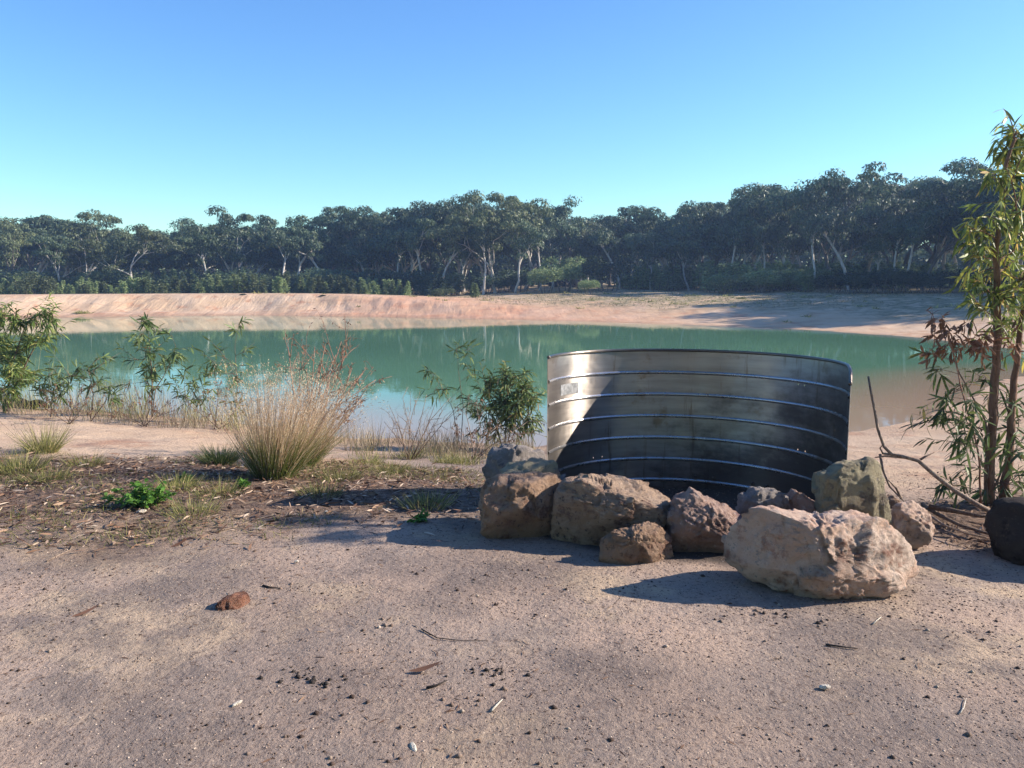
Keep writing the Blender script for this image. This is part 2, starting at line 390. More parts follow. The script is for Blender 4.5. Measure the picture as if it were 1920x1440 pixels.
# ------------------------------------------------------------ corrugated tank section
def metal_mat(name, rough=.40, base=(.44, .395, .36), metal=.90, painted_shade=False):
    m = NM(name); P = m.coord('Object'); stv = m.coord('Object', (1.2, 1.2, 14)); sv = m.coord('Object', (9, 9, .8))
    col = m.mix(m.noise(stv, 1.3, 5, .6, .3, .7), base, tuple(c*.72 for c in base))
    col = m.mix(m.noise(sv, 1.5, 5, .7, .56, .74), col, (.20, .14, .10))
    col = m.mix(m.noise(P, 3.2, 5, .7, .58, .72), col, (.26, .20, .15))
    if painted_shade:  # shade on the lower right of the sheet, painted into its colour
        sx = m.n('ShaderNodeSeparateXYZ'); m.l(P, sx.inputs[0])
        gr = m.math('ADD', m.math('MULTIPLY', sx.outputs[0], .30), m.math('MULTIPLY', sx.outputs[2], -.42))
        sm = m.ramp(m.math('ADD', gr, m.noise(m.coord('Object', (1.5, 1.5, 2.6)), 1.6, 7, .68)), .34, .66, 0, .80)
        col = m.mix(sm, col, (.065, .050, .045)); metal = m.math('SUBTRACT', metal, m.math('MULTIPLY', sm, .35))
    rg = m.math('ADD', m.math('MULTIPLY', m.noise(P, 5, 5, .6), .22), rough-.1)
    b = m.bump(m.noise(m.coord('Object', (2.2, 2.2, 3)), 2.0, 2, .5), .35, .02)
    p = m.princ(col, rg, .5, metal, normal=b); tg = m.n('ShaderNodeTangent'); tg.direction_type = 'RADIAL'; tg.axis = 'Z'
    p.inputs['Anisotropic'].default_value = .85; p.inputs['Anisotropic Rotation'].default_value = .25; m.l(tg.outputs[0], p.inputs['Tangent'])
    return m.end(p)
M['sheet'] = metal_mat('sheet_metal', .36, painted_shade=True)
M['rib'] = metal_mat('rib_metal', .26, (.50, .49, .50), .8)
M['bolt'] = metal_mat('bolt_metal', .4, (.20, .17, .15))
TCX, TCY = 1.218, 5.52; TR = 1.028
A0, A1 = R(158), R(-24)                 # left end .. right end (angle from +X)
TZ0, TZ1 = -.24, 1.03
def tank_p(s, z, off=0.0):              # s: 0 left .. 1 right; off: towards the inside
    a = A0+(A1-A0)*s
    rr = TR*(1+.02*math.sin(s*9)) - off
    return (TCX+rr*1.0*math.cos(a), TCY+rr*math.sin(a), z)
tk = thing('tank_section', (TCX, TCY, 0), 'curved half of a ribbed steel water tank standing on edge behind the rocks', 'tank section')
def TL(p): return (p[0]-TCX, p[1]-TCY, p[2])
NA, NZ = 270, 108
cellh = (TZ1-TZ0)/NZ
def s_at(px):   # s whose rim projects to px
    best = min(range(1001), key=lambda k: abs(960+F*tank_p(k/1000, .9)[0]/(tank_p(k/1000, .9)[1]*CP+.7*SP)-px) + (0 if k/1000 < .93 else 500)); return best/1000
holes = set()
for px, z in ((1497, .83), (1510, .83), (1548, .86), (1560, .86), (1502, .33), (1516, .33), (1115, .16), (1132, .16), (1570, .55), (1576, .30)):
    s = s_at(px); holes.add((int(s*NA), int((z-TZ0)/cellh)))
def ztop(s):      # the top right corner is worn down in a curve
    return TZ1-.10*max(0, (s-.90)/.10)**2.2
V = []
for layer in (0, .004):
    for j in range(NZ+1):
        for i in range(NA+1):
            s = i/NA; z = TZ0+(ztop(s)-TZ0)*j/NZ
            V.append(TL(tank_p(s, z, -layer)))
n1 = NA+1; off = n1*(NZ+1); Fq = []
for j in range(NZ):
    for i in range(NA):
        if (i, j) in holes: continue
        a = j*n1+i
        Fq.append((a, a+1, a+n1+1, a+n1)); Fq.append((a+off+n1, a+off+n1+1, a+off+1, a+off))
for i in range(NA):
    a = NZ*n1+i; Fq.append((a, a+1, a+1+off, a+off)); Fq.append((i+off, i+off+1, i+1, i))
for j in range(NZ):
    a = j*n1; Fq.append((a, a+n1, a+n1+off, a+off)); a += NA; Fq.append((a+off, a+n1+off, a+n1, a))
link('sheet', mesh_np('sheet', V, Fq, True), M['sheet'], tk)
for k, z in enumerate((.852, .672, .492, .312, .132, -.045)):
    mb = MB(); NS = 160; prof = [(-.015, .0005), (-.011, .006), (-.005, .0105), (.003, .0105), (.009, .006), (.013, .0005)]
    for i in range(NS+1):
        s = .004+.992*i/NS
        for dz, o in prof: mb.v.append(TL(tank_p(s, z+dz, o+.0015)))
    for i in range(NS):
        for q_ in range(5):
            a = i*6+q_; mb.f.append((a, a+1, a+7, a+6))
    link('rib', mb.mesh('rib'), M['rib'], tk)
mb = MB(); mb.tube([TL(tank_p(.001+.998*i/150, ztop(.001+.998*i/150)+.004, .002)) for i in range(151)], .012, 8)
link('rolled_rim', mb.mesh('rolled_rim'), M['bolt'], tk)  # dark metal colour stands in for the lip's dark reflection
for px in (1243, 1310, 1345, 1420, 1447):
    s = s_at(px); p = tank_p(s, -.005, .006); q_ = tank_p(s, -.005, .020)
    mb = MB(); mb.tube([TL(p), TL(q_)], [.013, .010], 6); link('bolt', mb.mesh('bolt'), M['bolt'], tk)
for (sa, sb, za, zb) in ((.075, .145, .715, .80), (.045, .10, .03, .09)):   # faded stickers
    V = []; ns = 8
    for i in range(ns+1):
        for z in (za, zb): V.append(TL(tank_p(sa+(sb-sa)*i/ns, z, .003)))
    if 'sticker' not in M:
        m = NM('sticker'); M['sticker'] = m.end(m.princ(m.mix(m.noise(m.coord(), 25, 4, .6, .4, .6), (.36, .36, .36), (.22, .22, .22)), .5))
    link('faded_sticker', mesh_np('faded_sticker', V, [(2*i, 2*i+2, 2*i+3, 2*i+1) for i in range(ns)], True), M['sticker'], tk)

# ------------------------------------------------------------ rocks
def rock_mat(name, a, b, c, d, sc=1.0, streak=None):
    m = NM(name); P = m.coord('Object')
    col = m.mix(m.noise(P, 4*sc, 6, .65, .38, .62), a, b)
    col = m.mix(m.noise(P, 9*sc, 6, .7, .52, .66), col, c)
    col = m.mix(m.noise(P, 28*sc, 4, .7, .56, .70), col, d)
    v = m.voro(P, 45*sc); col = m.mix(m.ramp(v, 0, .3, .3, 0), col, tuple(x*.45 for x in a))
    col = m.mix(m.noise(P, 2.2*sc, 5, .6, .5, .68), col, m.mix(1.0, col, (.50, .44, .42), 'MULTIPLY'))
    col = m.mix(1.0, col, (.74, .72, .70), 'MULTIPLY')
    b_ = m.bump(m.noise(P, 18*sc, 9, .78), 1.0, .04)
    if streak: b_ = m.bump(m.noise(m.coord('Object', streak[0], streak[1]), 3, 6, .65), .9, .05, b_)
    b_ = m.bump(m.noise(P, 80*sc, 4, .7), .5, .006, b_)
    return m.end(m.princ(col, .88, .2, normal=b_))
M['pink_rock'] = rock_mat('pink_rock', (.82, .56, .43), (.92, .74, .62), (.58, .35, .27), (.44, .40, .38))
M['mauve_rock'] = rock_mat('mauve_rock', (.48, .32, .26), (.58, .42, .35), (.28, .18, .18), (.72, .60, .54))
M['brown_rock'] = rock_mat('brown_rock', (.42, .27, .18), (.52, .37, .27), (.27, .16, .12), (.14, .11, .10))
M['layer_rock'] = rock_mat('layer_rock', (.50, .35, .25), (.64, .48, .36), (.28, .18, .15), (.15, .11, .10), 1, ((.6, 1, 7), (0, R(14), 0)))
M['olive_rock'] = rock_mat('olive_rock', (.40, .36, .25), (.48, .42, .29), (.26, .22, .18), (.20, .18, .16))
M['grey_rock'] = rock_mat('grey_rock', (.32, .29, .28), (.44, .39, .36), (.18, .16, .16), (.55, .47, .40))
M['shaded_rock'] = rock_mat('shaded_rock', (.07, .055, .05), (.10, .08, .07), (.04, .034, .03), (.16, .12, .10))  # shade of the boulder's near face put into the base colour
M['brick_rock'] = rock_mat('brick_rock', (.42, .19, .125), (.50, .27, .19), (.28, .11, .075), (.60, .42, .33), 4)
def rock(name, outline, Yc, D, label, mat, cat='rock', planes=(), e=.7, amp=.02, seed=0, sub=5, group='rocks piled along the foot of the tank', fr=3.2, ridge=.5, strata=0, facet=1.0):
    P = np.array([A(px, py, Yc) for px, py in outline])
    # bottom may not end above the ground: bury slightly
    cx = (P[:, 0].max()+P[:, 0].min())/2; cz = (P[:, 2].max()+P[:, 2].min())/2
    poly = P[:, [0, 2]]-[cx, cz]
    ths = np.linspace(-np.pi, np.pi, 361); RR = np.zeros(361)
    for k, th in enumerate(ths):
        dx, dz = math.cos(th), math.sin(th); best = .01
        for i in range(len(poly)):
            ax, az = poly[i]; bx, bz = poly[(i+1) % len(poly)]
            den = dx*(bz-az)-dz*(bx-ax)
            if abs(den) < 1e-9: continue
            t = (ax*(bz-az)-az*(bx-ax))/den; u = (ax*dz-az*dx)/den
            if t > 0 and -1e-6 <= u <= 1+1e-6: best = max(best, t)
        RR[k] = best
    kern = np.array([1, 2, 3, 2, 1])/9.; RR = np.convolve(np.concatenate([RR[-3:-1], RR, RR[1:3]]), kern, 'valid')
    import bmesh
    bm = bmesh.new(); bmesh.ops.create_icosphere(bm, subdivisions=sub, radius=1)
    me = bpy.data.meshes.new(name); bm.to_mesh(me); bm.free()
    N = len(me.vertices); v = np.zeros(N*3, np.float32); me.vertices.foreach_get('co', v); v = v.reshape(-1, 3).astype(float)
    th = np.arctan2(v[:, 2], v[:, 0]); r = np.sqrt(v[:, 0]**2+v[:, 2]**2)
    Rv = np.interp(th, ths, RR); rs = r**e
    out = np.stack([np.cos(th)*Rv*rs, np.sign(v[:, 1])*np.abs(v[:, 1])**(e*1.05)*D, np.sin(th)*Rv*rs], 1)
    scale = float(RR.mean())
    g = np.random.default_rng(seed+100)
    pl = list(planes)
    for _ in range(16):
        n = rand_dirs(1, -.8, .9, g)[0]; n[1] = (-1 if g.random() < .8 else 1)*g.uniform(.7, 1.6); pl.append((tuple(n), g.uniform(.72, .93)))
    for n, fr_ in pl:
        n = np.array(n, float); n /= np.linalg.norm(n); dd = out@n; lim = dd.max()*fr_
        over = dd-lim; m_ = over > 0; out[m_] -= np.outer(over[m_]*.97, n)
    for ax in (0, 2):
        lo, hi = poly[:, ax//2].min(), poly[:, ax//2].max(); a_, b_ = out[:, ax].min(), out[:, ax].max()
        out[:, ax] = lo+(out[:, ax]-a_)/(b_-a_)*(hi-lo)
    nv = nrm(out/np.array([scale, D, scale])); o = Vector((seed*3.1, seed*1.7, 0))
    disp = np.zeros(N)
    for i in range(N):
        p = Vector(out[i])
        q1 = p*(fr/scale*.6)+o
        a = mn.fractal(q1, .9, 2.1, 4)
        b = 1-abs(mn.fractal(p*(fr/scale*1.3)+o*2, .8, 2.0, 4))*2
        c = mn.fractal(p*28+o, .8, 2.1, 4)
        vd = mn.voronoi(p*(2.6/scale)+o+Vector((a, b, c))*.25)[0]; ck = max(0.0, 1-(vd[1]-vd[0])*7)
        f_ = 1.5/scale; fv = 0.0
        for sc_, k_ in ((f_, .34), (f_*2.6, .26)):
            pp = (p+Vector((c, a, b))*.012)*sc_+o; dd_, pt_ = mn.voronoi(pp); rv = mn.cell_vector(pt_[0]*9.7)-Vector((.5, .5, .5)); fv += k_*(pp-pt_[0]).dot(rv)/sc_
        disp[i] = facet*fv+amp*(a*.8+b*ridge*.4-.35*ck)+(.0045+.12*amp)*c
        if strata:
            q_ = (p.z+.22*p.x+.1*p.y)*26+a*1.6+c*.4; w_ = q_-math.floor(q_); disp[i] -= strata*(1-min(1, w_*3.2))*max(0, min(1, .5-b*1.5+.3))
    out += nv*disp[:, None]
    me.vertices.foreach_set('co', out.astype(np.float32).ravel()); me.polygons.foreach_set('use_smooth', np.ones(len(me.polygons), bool)); me.update()
    ob = link(name, me, M[mat], None, (cx, Yc, cz))
    if name == 'brick_fragment': ob.rotation_euler = (0, 0, -.35)
    return tag(ob, label, cat, group)
rock('boulder', [(905, 878), (918, 852), (945, 836), (985, 842), (1020, 848), (1024, 880), (1000, 925), (930, 930)], 5.75, .22,
     'grey shaded rock behind the others at the left end of the tank', 'grey_rock', seed=1, amp=.014)
rock('boulder', [(938, 885), (965, 870), (1010, 866), (1040, 868), (1050, 890), (1045, 925), (1000, 935), (945, 925)], 5.22, .20,
     'flat sunlit olive rock resting on the blocky brown rock', 'olive_rock', planes=(((0, -.35, .95), .72),), seed=2, amp=.010)
rock('boulder', [(900, 935), (915, 912), (940, 897), (1000, 896), (1042, 893), (1054, 905), (1048, 930), (1032, 965), (1040, 990), (1020, 1012), (960, 1024), (918, 1012), (902, 985)], 4.92, .25,
     'blocky brown rock with a flat dark top, leftmost in the front row', 'brown_rock', planes=(((-.1, -.28, .95), .80), ((-.15, -.95, -.22), .62), ((-.95, -.1, .1), .9), ((.75, -.6, .1), .80)), e=.50, seed=3, amp=.009, sub=6)
rock('boulder', [(1034, 985), (1050, 935), (1068, 905), (1100, 896), (1150, 898), (1205, 912), (1245, 925), (1262, 945), (1240, 968), (1200, 995), (1180, 1035), (1120, 1045), (1060, 1035), (1036, 1015)], 4.80, .30,
     'large layered rock with pale top edge and cracked dark front', 'layer_rock', planes=(((.25, -.15, .95), .80), ((-.1, -.90, -.42), .55), ((.7, -.6, .2), .85)), e=.6, seed=4, amp=.012, strata=.016, sub=6)
rock('boulder', [(1126, 1050), (1130, 1012), (1148, 1000), (1175, 998), (1200, 990), (1235, 988), (1256, 1010), (1260, 1048), (1230, 1062), (1160, 1066)], 4.47, .13,
     'small orange rock with a hollowed top in front of the layered rock', 'brown_rock', planes=(((.2, -.45, .85), .70), ((0, -.95, -.15), .7)), seed=5, amp=.014, sub=6)
rock('boulder', [(1248, 1010), (1252, 970), (1270, 938), (1300, 921), (1318, 928), (1350, 948), (1392, 972), (1398, 1010), (1380, 1045), (1320, 1056), (1262, 1045)], 4.62, .20,
     'peaked pinkish rock between the layered rock and the biggest rock', 'mauve_rock', planes=(((.5, -.35, .8), .82), ((-.3, -.9, -.25), .68)), seed=6, amp=.022, sub=6)
rock('boulder', [(1384, 960), (1392, 932), (1420, 918), (1455, 918), (1478, 936), (1482, 975), (1440, 1000), (1390, 990)], 4.78, .15,
     'grey speckled rock close behind the left end of the biggest rock', 'grey_rock', seed=7, amp=.020)
rock('boulder', [(1474, 965), (1478, 930), (1488, 920), (1505, 928), (1535, 944), (1556, 968), (1550, 1000), (1480, 1000)], 4.80, .12,
     'small reddish pointed rock in front of the leaning slab', 'mauve_rock', planes=(((.3, -.8, .4), .75),), seed=8, amp=.014)
rock('slab_rock', [(1533, 890), (1560, 880), (1578, 870), (1600, 868), (1618, 866), (1640, 864), (1656, 872), (1662, 920), (1668, 975), (1660, 1000), (1600, 1005), (1548, 990), (1536, 960)], 4.66, .12,
     'upright pale olive slab leaning at the right end of the tank', 'olive_rock', planes=(((.15, -.96, .2), .60), ((-.65, -.72, .1), .78)), e=.42, seed=9, amp=.008, sub=6, strata=.006)
rock('boulder', [(1366, 1040), (1374, 995), (1400, 966), (1432, 956), (1470, 962), (1510, 968), (1545, 978), (1580, 966), (1625, 970), (1668, 976), (1690, 1000), (1706, 1035), (1717, 1062), (1705, 1082), (1660, 1092), (1630, 1112), (1590, 1122), (1545, 1112), (1470, 1110), (1410, 1092), (1376, 1066)], 4.02, .26,
     'biggest rock, pale pink and rough, lying in front at the right', 'pink_rock', planes=(((.1, -.62, .75), .78), ((-.7, -.5, -.4), .80), ((0, -.75, -.65), .80)), e=.72, seed=10, amp=.018, sub=6, fr=5, ridge=.5)
rock('boulder', [(1664, 985), (1672, 955), (1690, 942), (1715, 941), (1735, 955), (1747, 985), (1740, 1008), (1712, 1028), (1680, 1018)], 4.72, .14,
     'rounded pink and grey rock just right of the biggest rock', 'pink_rock', seed=11, amp=.014)
rock('boulder', [(1656, 960), (1660, 935), (1674, 930), (1692, 944), (1694, 975), (1666, 985)], 4.9, .09,
     'small brown rock wedged behind the rounded pink rock', 'brown_rock', seed=12, amp=.008)
rock('boulder', [(1872, 1010), (1876, 975), (1892, 955), (1925, 944), (1990, 930), (2060, 960), (2080, 1020), (2060, 1065), (1960, 1072), (1885, 1056)], 4.45, .28,
     'dark shaded boulder cut off by the right edge of the picture', 'shaded_rock', planes=(((-.2, -.95, .1), .8),), seed=13, amp=.02, group='boulder at the right edge')
rock('brick_fragment', [(407, 1155), (408, 1138), (418, 1122), (436, 1116), (452, 1120), (455, 1140), (450, 1158), (430, 1166)], 3.80, .11,
     'broken piece of reddish stone alone on the open ground', 'brick_rock', 'stone', e=.6, seed=14, amp=.006, sub=4, group=None, fr=4)

# ------------------------------------------------------------ forest
def gum(seed, H=12.0, spread=.30, fork=.42, dens=1.0, lean=.05, clump=.085, low=0):
    g = random.Random(seed); mb = MB(); ends = []
    def branch(p, d, L, r, depth):
        n = 5; pts = [p]; rad = [r]; q = p.copy(); dd = d.copy()
        for i in range(n):
            dd = (dd+Vector((g.gauss(0, .16), g.gauss(0, .16), g.gauss(.05, .10)))).normalized()
            q = q+dd*(L/n); pts.append(q.copy()); rad.append(r*(1-.45*(i+1)/n))
        mb.tube(pts, rad, 6 if depth < 2 else 4, False)
        if depth >= 3 or L < H*.055:
            ends.append((q, L)); return
        if depth >= 1: ends.append((pts[-2], L)) if g.random() < .55 else None
        k = g.choice((2, 3, 3)) if depth else g.choice((3, 4, 4))
        a0 = g.uniform(0, 6.28)
        for i in range(k):
            a = a0+i*6.28/k+g.uniform(-.5, .5); tilt = g.uniform(.35, .95)*(1.0 if depth else .85)
            t = dd; u = t.orthogonal().normalized(); v = t.cross(u)
            nd = (t*math.cos(tilt)+(u*math.cos(a)+v*math.sin(a))*math.sin(tilt)).normalized()
            nd.z = abs(nd.z)*.8+.12; nd.normalize()
            st = pts[-1] if g.random() < .6 else pts[-2]
            branch(st, nd, L*g.uniform(.55, .80) if depth else H*spread*g.uniform(.75, 1.1), rad[-1]*.72, depth+1)
    th = H*fork
    branch(Vector((0, 0, -.3)), Vector((g.gauss(0, lean), g.gauss(0, lean), 1)).normalized(), th, H*.019, 0)
    gn = np.random.default_rng(seed); PP = []; DD = []
    for (q, L) in ends:
        rx = H*clump*gn.uniform(.75, 1.35); rz = rx*gn.uniform(.45, .62); n = int(165*dens)
        d = rand_dirs(n, -.55, 1, gn); rr = gn.uniform(.45, 1, n)**.6
        pos = np.array(q)+d*np.array([rx, rx, rz])*rr[:, None]+gn.normal(0, .05*rx, (n, 3))
        PP.append(pos); DD.append(d)
    allp = np.array([list(q) for q, L in ends]); cz, rz_ = allp[:, 2].mean(), allp[:, 2].max()
    for k in range(int(low*dens)):          # hanging lower foliage
        q = allp[gn.integers(len(allp))]*np.array([.8, .8, 1]); q = q*np.array([gn.uniform(.35, 1.05)]*2+[1.0]); q[2] = gn.uniform(H*.42, cz)
        rx = H*clump*gn.uniform(.6, 1.1); n = int(120*dens); d = rand_dirs(n, -.8, 1, gn)
        PP.append(q+d*np.array([rx, rx, rx*.7])*(gn.uniform(.3, 1, n)**.6)[:, None]); DD.append(d)
    PP = np.concatenate(PP); DD = np.concatenate(DD); n = len(PP)
    Dn = nrm(DD+rand_dirs(n, -1, 1, gn)*.55); ld = np.cross(Dn, rand_dirs(n, -1, 1, gn)); ld[:, 2] = -np.abs(ld[:, 2]); ld = nrm(ld); sd = np.cross(Dn, ld)
    V, Fq = strips(PP, ld, sd, gn.uniform(.22, .40, n)*H/12, gn.uniform(.09, .16, n)*H/12, .15, 3)
    # normalise so that top = H
    top = V[:, 2].max(); k = H/top
    V = V*k; mb.v = [tuple(np.array(v)*k) for v in mb.v]
    return mb.mesh('trunk'), mesh_np('crown', V, Fq)
GUMS = []
for k in range(11):
    sp = (.30, .26, .33, .24, .30, .28, .34, .27, .22, .31, .25)[k]; fk = (.34, .42, .30, .46, .38, .33, .36, .44, .50, .28, .40)[k]
    GUMS.append(gum(200+k, 12, sp, fk, (1.15, 1, 1.2, .9, 1.1, 1.2, 1.0, 1, .7, 1.25, 1)[k], .06, low=(7, 6, 5, 2, 9, 8, 3, 6, 0, 8, 5)[k]))
for k in range(3): GUMS.append(gum(270+k, 12, (.17, .20, .15)[k], (.56, .50, .60)[k], .8, .07, low=2))
for k in range(5): GUMS.append(gum(240+k, 12, (.28, .31, .26, .33, .29)[k], (.32, .38, .30, .35, .28)[k], 1.15, .05, low=28))
mats_g = ['gum_leaf', 'gum_leaf_olive']; mats_b = ['gum_bark', 'dark_bark']
cache = {}
def gum_meshes(k, lm, bm_):
    key = (k, lm, bm_)
    if key not in cache:
        t, c = GUMS[k]; t = t.copy(); c = c.copy(); t.materials.clear(); c.materials.clear(); t.materials.append(M[bm_]); c.materials.append(M[lm]); cache[key] = (t, c)
    return cache[key]
def place_gum(px, ytop, Y, k, rot, label, lm='gum_leaf', bm_='gum_bark', group='gum trees along the far side of the dam', name='gum_tree', wide=1.0):
    p = A(px, ytop, Y); x = p[0]; z0 = gz(x, Y); H = p[2]-z0
    t = thing(name, (x, Y, z0), label, 'tree', group); t.rotation_euler = (0, 0, rot); s = H/12; t.scale = (s*wide, s*wide, s)
    tm, cm = gum_meshes(k, lm, bm_)
    link('trunk', tm, None, t); link('crown', cm, None, t); return t
front = [ # px, top, Y, variant, rot, leaf, bark, label
 (10, 404, 84, 0, .3, 1, 1, 'broad olive gum tree at the left edge of the far wood'),
 (60, 398, 90, 5, 1.3, 0, 1, 'rounded gum tree second from the left edge behind the dam bank'),
 (140, 392, 84, 2, 2.2, 1, 0, 'wide domed gum tree with a pale leaning trunk above the left bank'),
 (238, 418, 76, 4, 4.0, 1, 0, 'rounded olive gum tree with a slim pale trunk, left of the gap in the skyline'),
 (345, 408, 92, 1, .9, 0, 1, 'dark gum tree just right of the gap in the skyline'),
 (445, 388, 84, 9, 5.1, 0, 0, 'spreading gum tree with several pale forked limbs at left'),
 (548, 400, 84, 3, 3.3, 0, 0, 'thin topped gum tree with a pale curved trunk reaching above its neighbours'),
 (640, 384, 90, 7, 1.7, 0, 1, 'gum tree with a flat ragged top right of the low skyline dip'),
 (705, 385, 86, 10, 2.6, 0, 1, 'dark gum tree above the red bend of the bank'),
 (765, 374, 84, 0, 4.4, 0, 0, 'dense dark gum tree left of the highest crown in the middle'),
 (850, 368, 84, 6, 5.7, 0, 1, 'broad dark gum tree between two tall crowns in the middle'),
 (928, 358, 78, 2, .2, 1, 0, 'tall olive gum tree with a pale leaning trunk in the middle of the wood'),
 (985, 370, 82, 5, 3.9, 1, 0, 'leafy olive gum tree behind the leaning pale trunk'),
 (1088, 363, 84, 8, 2.4, 0, 1, 'open crowned gum tree standing up alone against the sky'),
 (1180, 383, 84, 7, .6, 0, 0, 'low dark gum tree right of the open crowned tree'),
 (1245, 386, 82, 10, 1.9, 0, 0, 'dark gum tree above the lighter scrub on the far shelf'),
 (1320, 370, 80, 9, 2.8, 0, 0, 'gum tree with a split pale trunk above the grassy shelf'),
 (1400, 344, 76, 0, 3.1, 0, 0, 'tall rounded gum tree with several pale stems at right of centre'),
 (1480, 342, 76, 3, 4.9, 0, 0, 'tall narrow gum tree just left of the ragged high crown'),
 (1575, 308, 68, 6, 5.5, 0, 1, 'big ragged gum tree with glints in its high open crown'),
 (1660, 325, 72, 4, .8, 0, 0, 'gum tree filling the dip between the two highest crowns at right'),
 (1745, 301, 66, 2, 1.5, 0, 1, 'highest broad gum tree near the right end of the wood'),
 (1835, 338, 66, 9, 2.0, 0, 1, 'dark gum tree partly behind the yellowish sapling at right'),
 (1905, 332, 62, 5, 3.0, 0, 1, 'dark gum tree right behind the sapling at the right edge')]
SHORT = ['the leftmost olive gum', 'the second gum from left', 'the wide domed left gum', 'the olive gum before the gap', 'the gum right of the gap', 'the gum with pale forked limbs', 'the gum with the curved trunk', 'the flat topped left gum', 'the gum above the red bend', 'the dense gum left of middle', 'the broad middle gum', 'the tall leaning middle gum', 'the leafy olive middle gum', 'the lone open crowned gum', 'the low gum beyond the lone one', 'the gum above the shelf scrub', 'the split trunk gum', 'the tall rounded gum', 'the tall narrow gum', 'the big ragged gum', 'the gum in the right dip', 'the highest gum at right', 'the gum behind the sapling', 'the gum at the right edge']
def near_tree(px):
    i = min(range(len(front)), key=lambda k: abs(front[k][0]-px)); return ('well ' if abs(px-front[i][0]) > 17 else 'just ')+('left of ' if px < front[i][0] else 'right of ')+SHORT[i]
for (px, yt, Y, k, rot, l, b, lab) in front: place_gum(px, yt, Y, k, rot, lab, mats_g[l], mats_b[b])
# small bare pale stems in front of the wood
for (px, yt, Y, k, rot, lab) in [
 (1222, 436, 76, 8, 1.0, 'slender young gum with a bare pale stem, left one on the right shelf'),
 (1295, 430, 76, 8, 2.9, 'young gum tree with a crooked pale stem in the middle of the right shelf'),
 (1480, 420, 71, 3, 4.6, 'small pale stemmed gum tree below the tall narrow crown'),
 (1645, 415, 66, 8, .4, 'small gum tree with a pale bare stem under the dip at right'),
 (110, 440, 78, 3, 1.1, 'small pale stemmed gum under the wide domed tree at left'),
 (690, 430, 82, 8, 2.2, 'small thin gum above the feathery scrub of the left bank'),
 (860, 425, 80, 3, 3.6, 'small pale stemmed gum left of the leaning trunk in the middle'),
 (965, 405, 75, 8, 5.0, 'pale leaning gum tree at the front of the middle wood')]:
    place_gum(px, yt, Y, k, rot, lab, 'gum_leaf', 'gum_bark', 'small gums standing before the wood')
for i, (px, yt, Y, k, rot, side) in enumerate([(185, 440, 79, 8, 0, ''), (385, 430, 80, 3, 1, ''), (520, 428, 80, 8, 2, ''), (612, 432, 82, 3, 3, ''), (742, 420, 80, 8, 4, ''), (795, 410, 80, 3, 5, ''), (820, 425, 79, 8, 6, ''),
        (905, 410, 75, 8, 1.5, ''), (1012, 415, 78, 3, 2.5, ''), (1165, 425, 78, 8, 3.5, ''), (1190, 430, 78, 3, 4.5, ''), (1375, 405, 73, 8, 5.5, ''), (1410, 400, 73, 3, .5, ''), (1432, 410, 72, 8, 1.2, ''), (1530, 395, 66, 3, 2.2, ''), (1600, 390, 65, 8, 3.2, ''), (1690, 390, 63, 3, 4.2, ''), (1712, 400, 62, 8, 5.2, '')]):
    place_gum(px, yt, Y, 11+i % 3, rot, 'slender gum with pale stem, '+near_tree(px), 'gum_leaf', 'gum_bark', 'slender gums standing before the wood', wide=.8)
# ranks behind
prof_x = [-300, 0, 60, 140, 190, 240, 285, 340, 430, 480, 550, 600, 640, 700, 750, 800, 850, 920, 980, 1040, 1090, 1130, 1180, 1230, 1290, 1330, 1400, 1450, 1480, 1520, 1575, 1620, 1660, 1700, 1760, 1820, 1900, 2300]
prof_y = [400, 408, 398, 395, 418, 424, 436, 412, 394, 398, 406, 415, 390, 390, 380, 384, 372, 364, 376, 384, 392, 408, 390, 394, 386, 378, 352, 362, 355, 358, 325, 330, 335, 325, 312, 330, 320, 300]
g = random.Random(5)
for row, (Y0, dy, step) in enumerate(((92, 12, 48), (104, 14, 52), (118, 16, 58))):
    px = -150+row*17
    while px < 2080:
        x_ = px+g.uniform(-14, 14)
        Yr = Y0+ (0 if x_ < 1200 else -14)+g.uniform(-3, 3)
        yt = np.interp(x_, prof_x, prof_y)+dy+g.uniform(-6, 16)-row*0
        place_gum(x_, yt, Yr, g.choice([14, 15, 16, 17, 18, 14, 15, 16, 17, 18, 0, 4, 9, 11, 12]), g.uniform(0, 6.28), 'dark gum in the %s rank, %s' % (('first', 'second', 'third')[row], near_tree(x_)),
                  g.choice(['gum_leaf', 'gum_leaf', 'gum_leaf_olive']), g.choice(['gum_bark', 'gum_bark', 'dark_bark']), 'gum trees in the ranks behind', wide=1.12)
        px += step
# trees right of the frame that throw their shade over the right shore
for i, (x, y, s) in enumerate(((40, 53, .9), (44, 49, 1.0), (46, 54, 1.1), (40, 57, 1.0), (51, 49, 1.1), (42, 60.5, 1.0), (47, 60, 1.1), (55, 56, 1.15), (46, 66, 1.0), (52, 68, 1.1), (37, 47, .95), (36, 43, .9), (42, 44.5, 1.15), (41, 50, 1.1), (46, 46, 1.2), (39.5, 50, 1.0), (49, 42, 1.2))):
    t = thing('gum_tree', (x, y, gz(x, y)), 'gum tree beyond the right edge shading the far shore', 'tree', 'gum trees beyond the right edge')
    t.rotation_euler = (0, 0, i*1.3); t.scale = (s, s, s); tm, cm = gum_meshes(i % 11, 'gum_leaf', 'gum_bark'); link('trunk', tm, None, t); link('crown', cm, None, t)

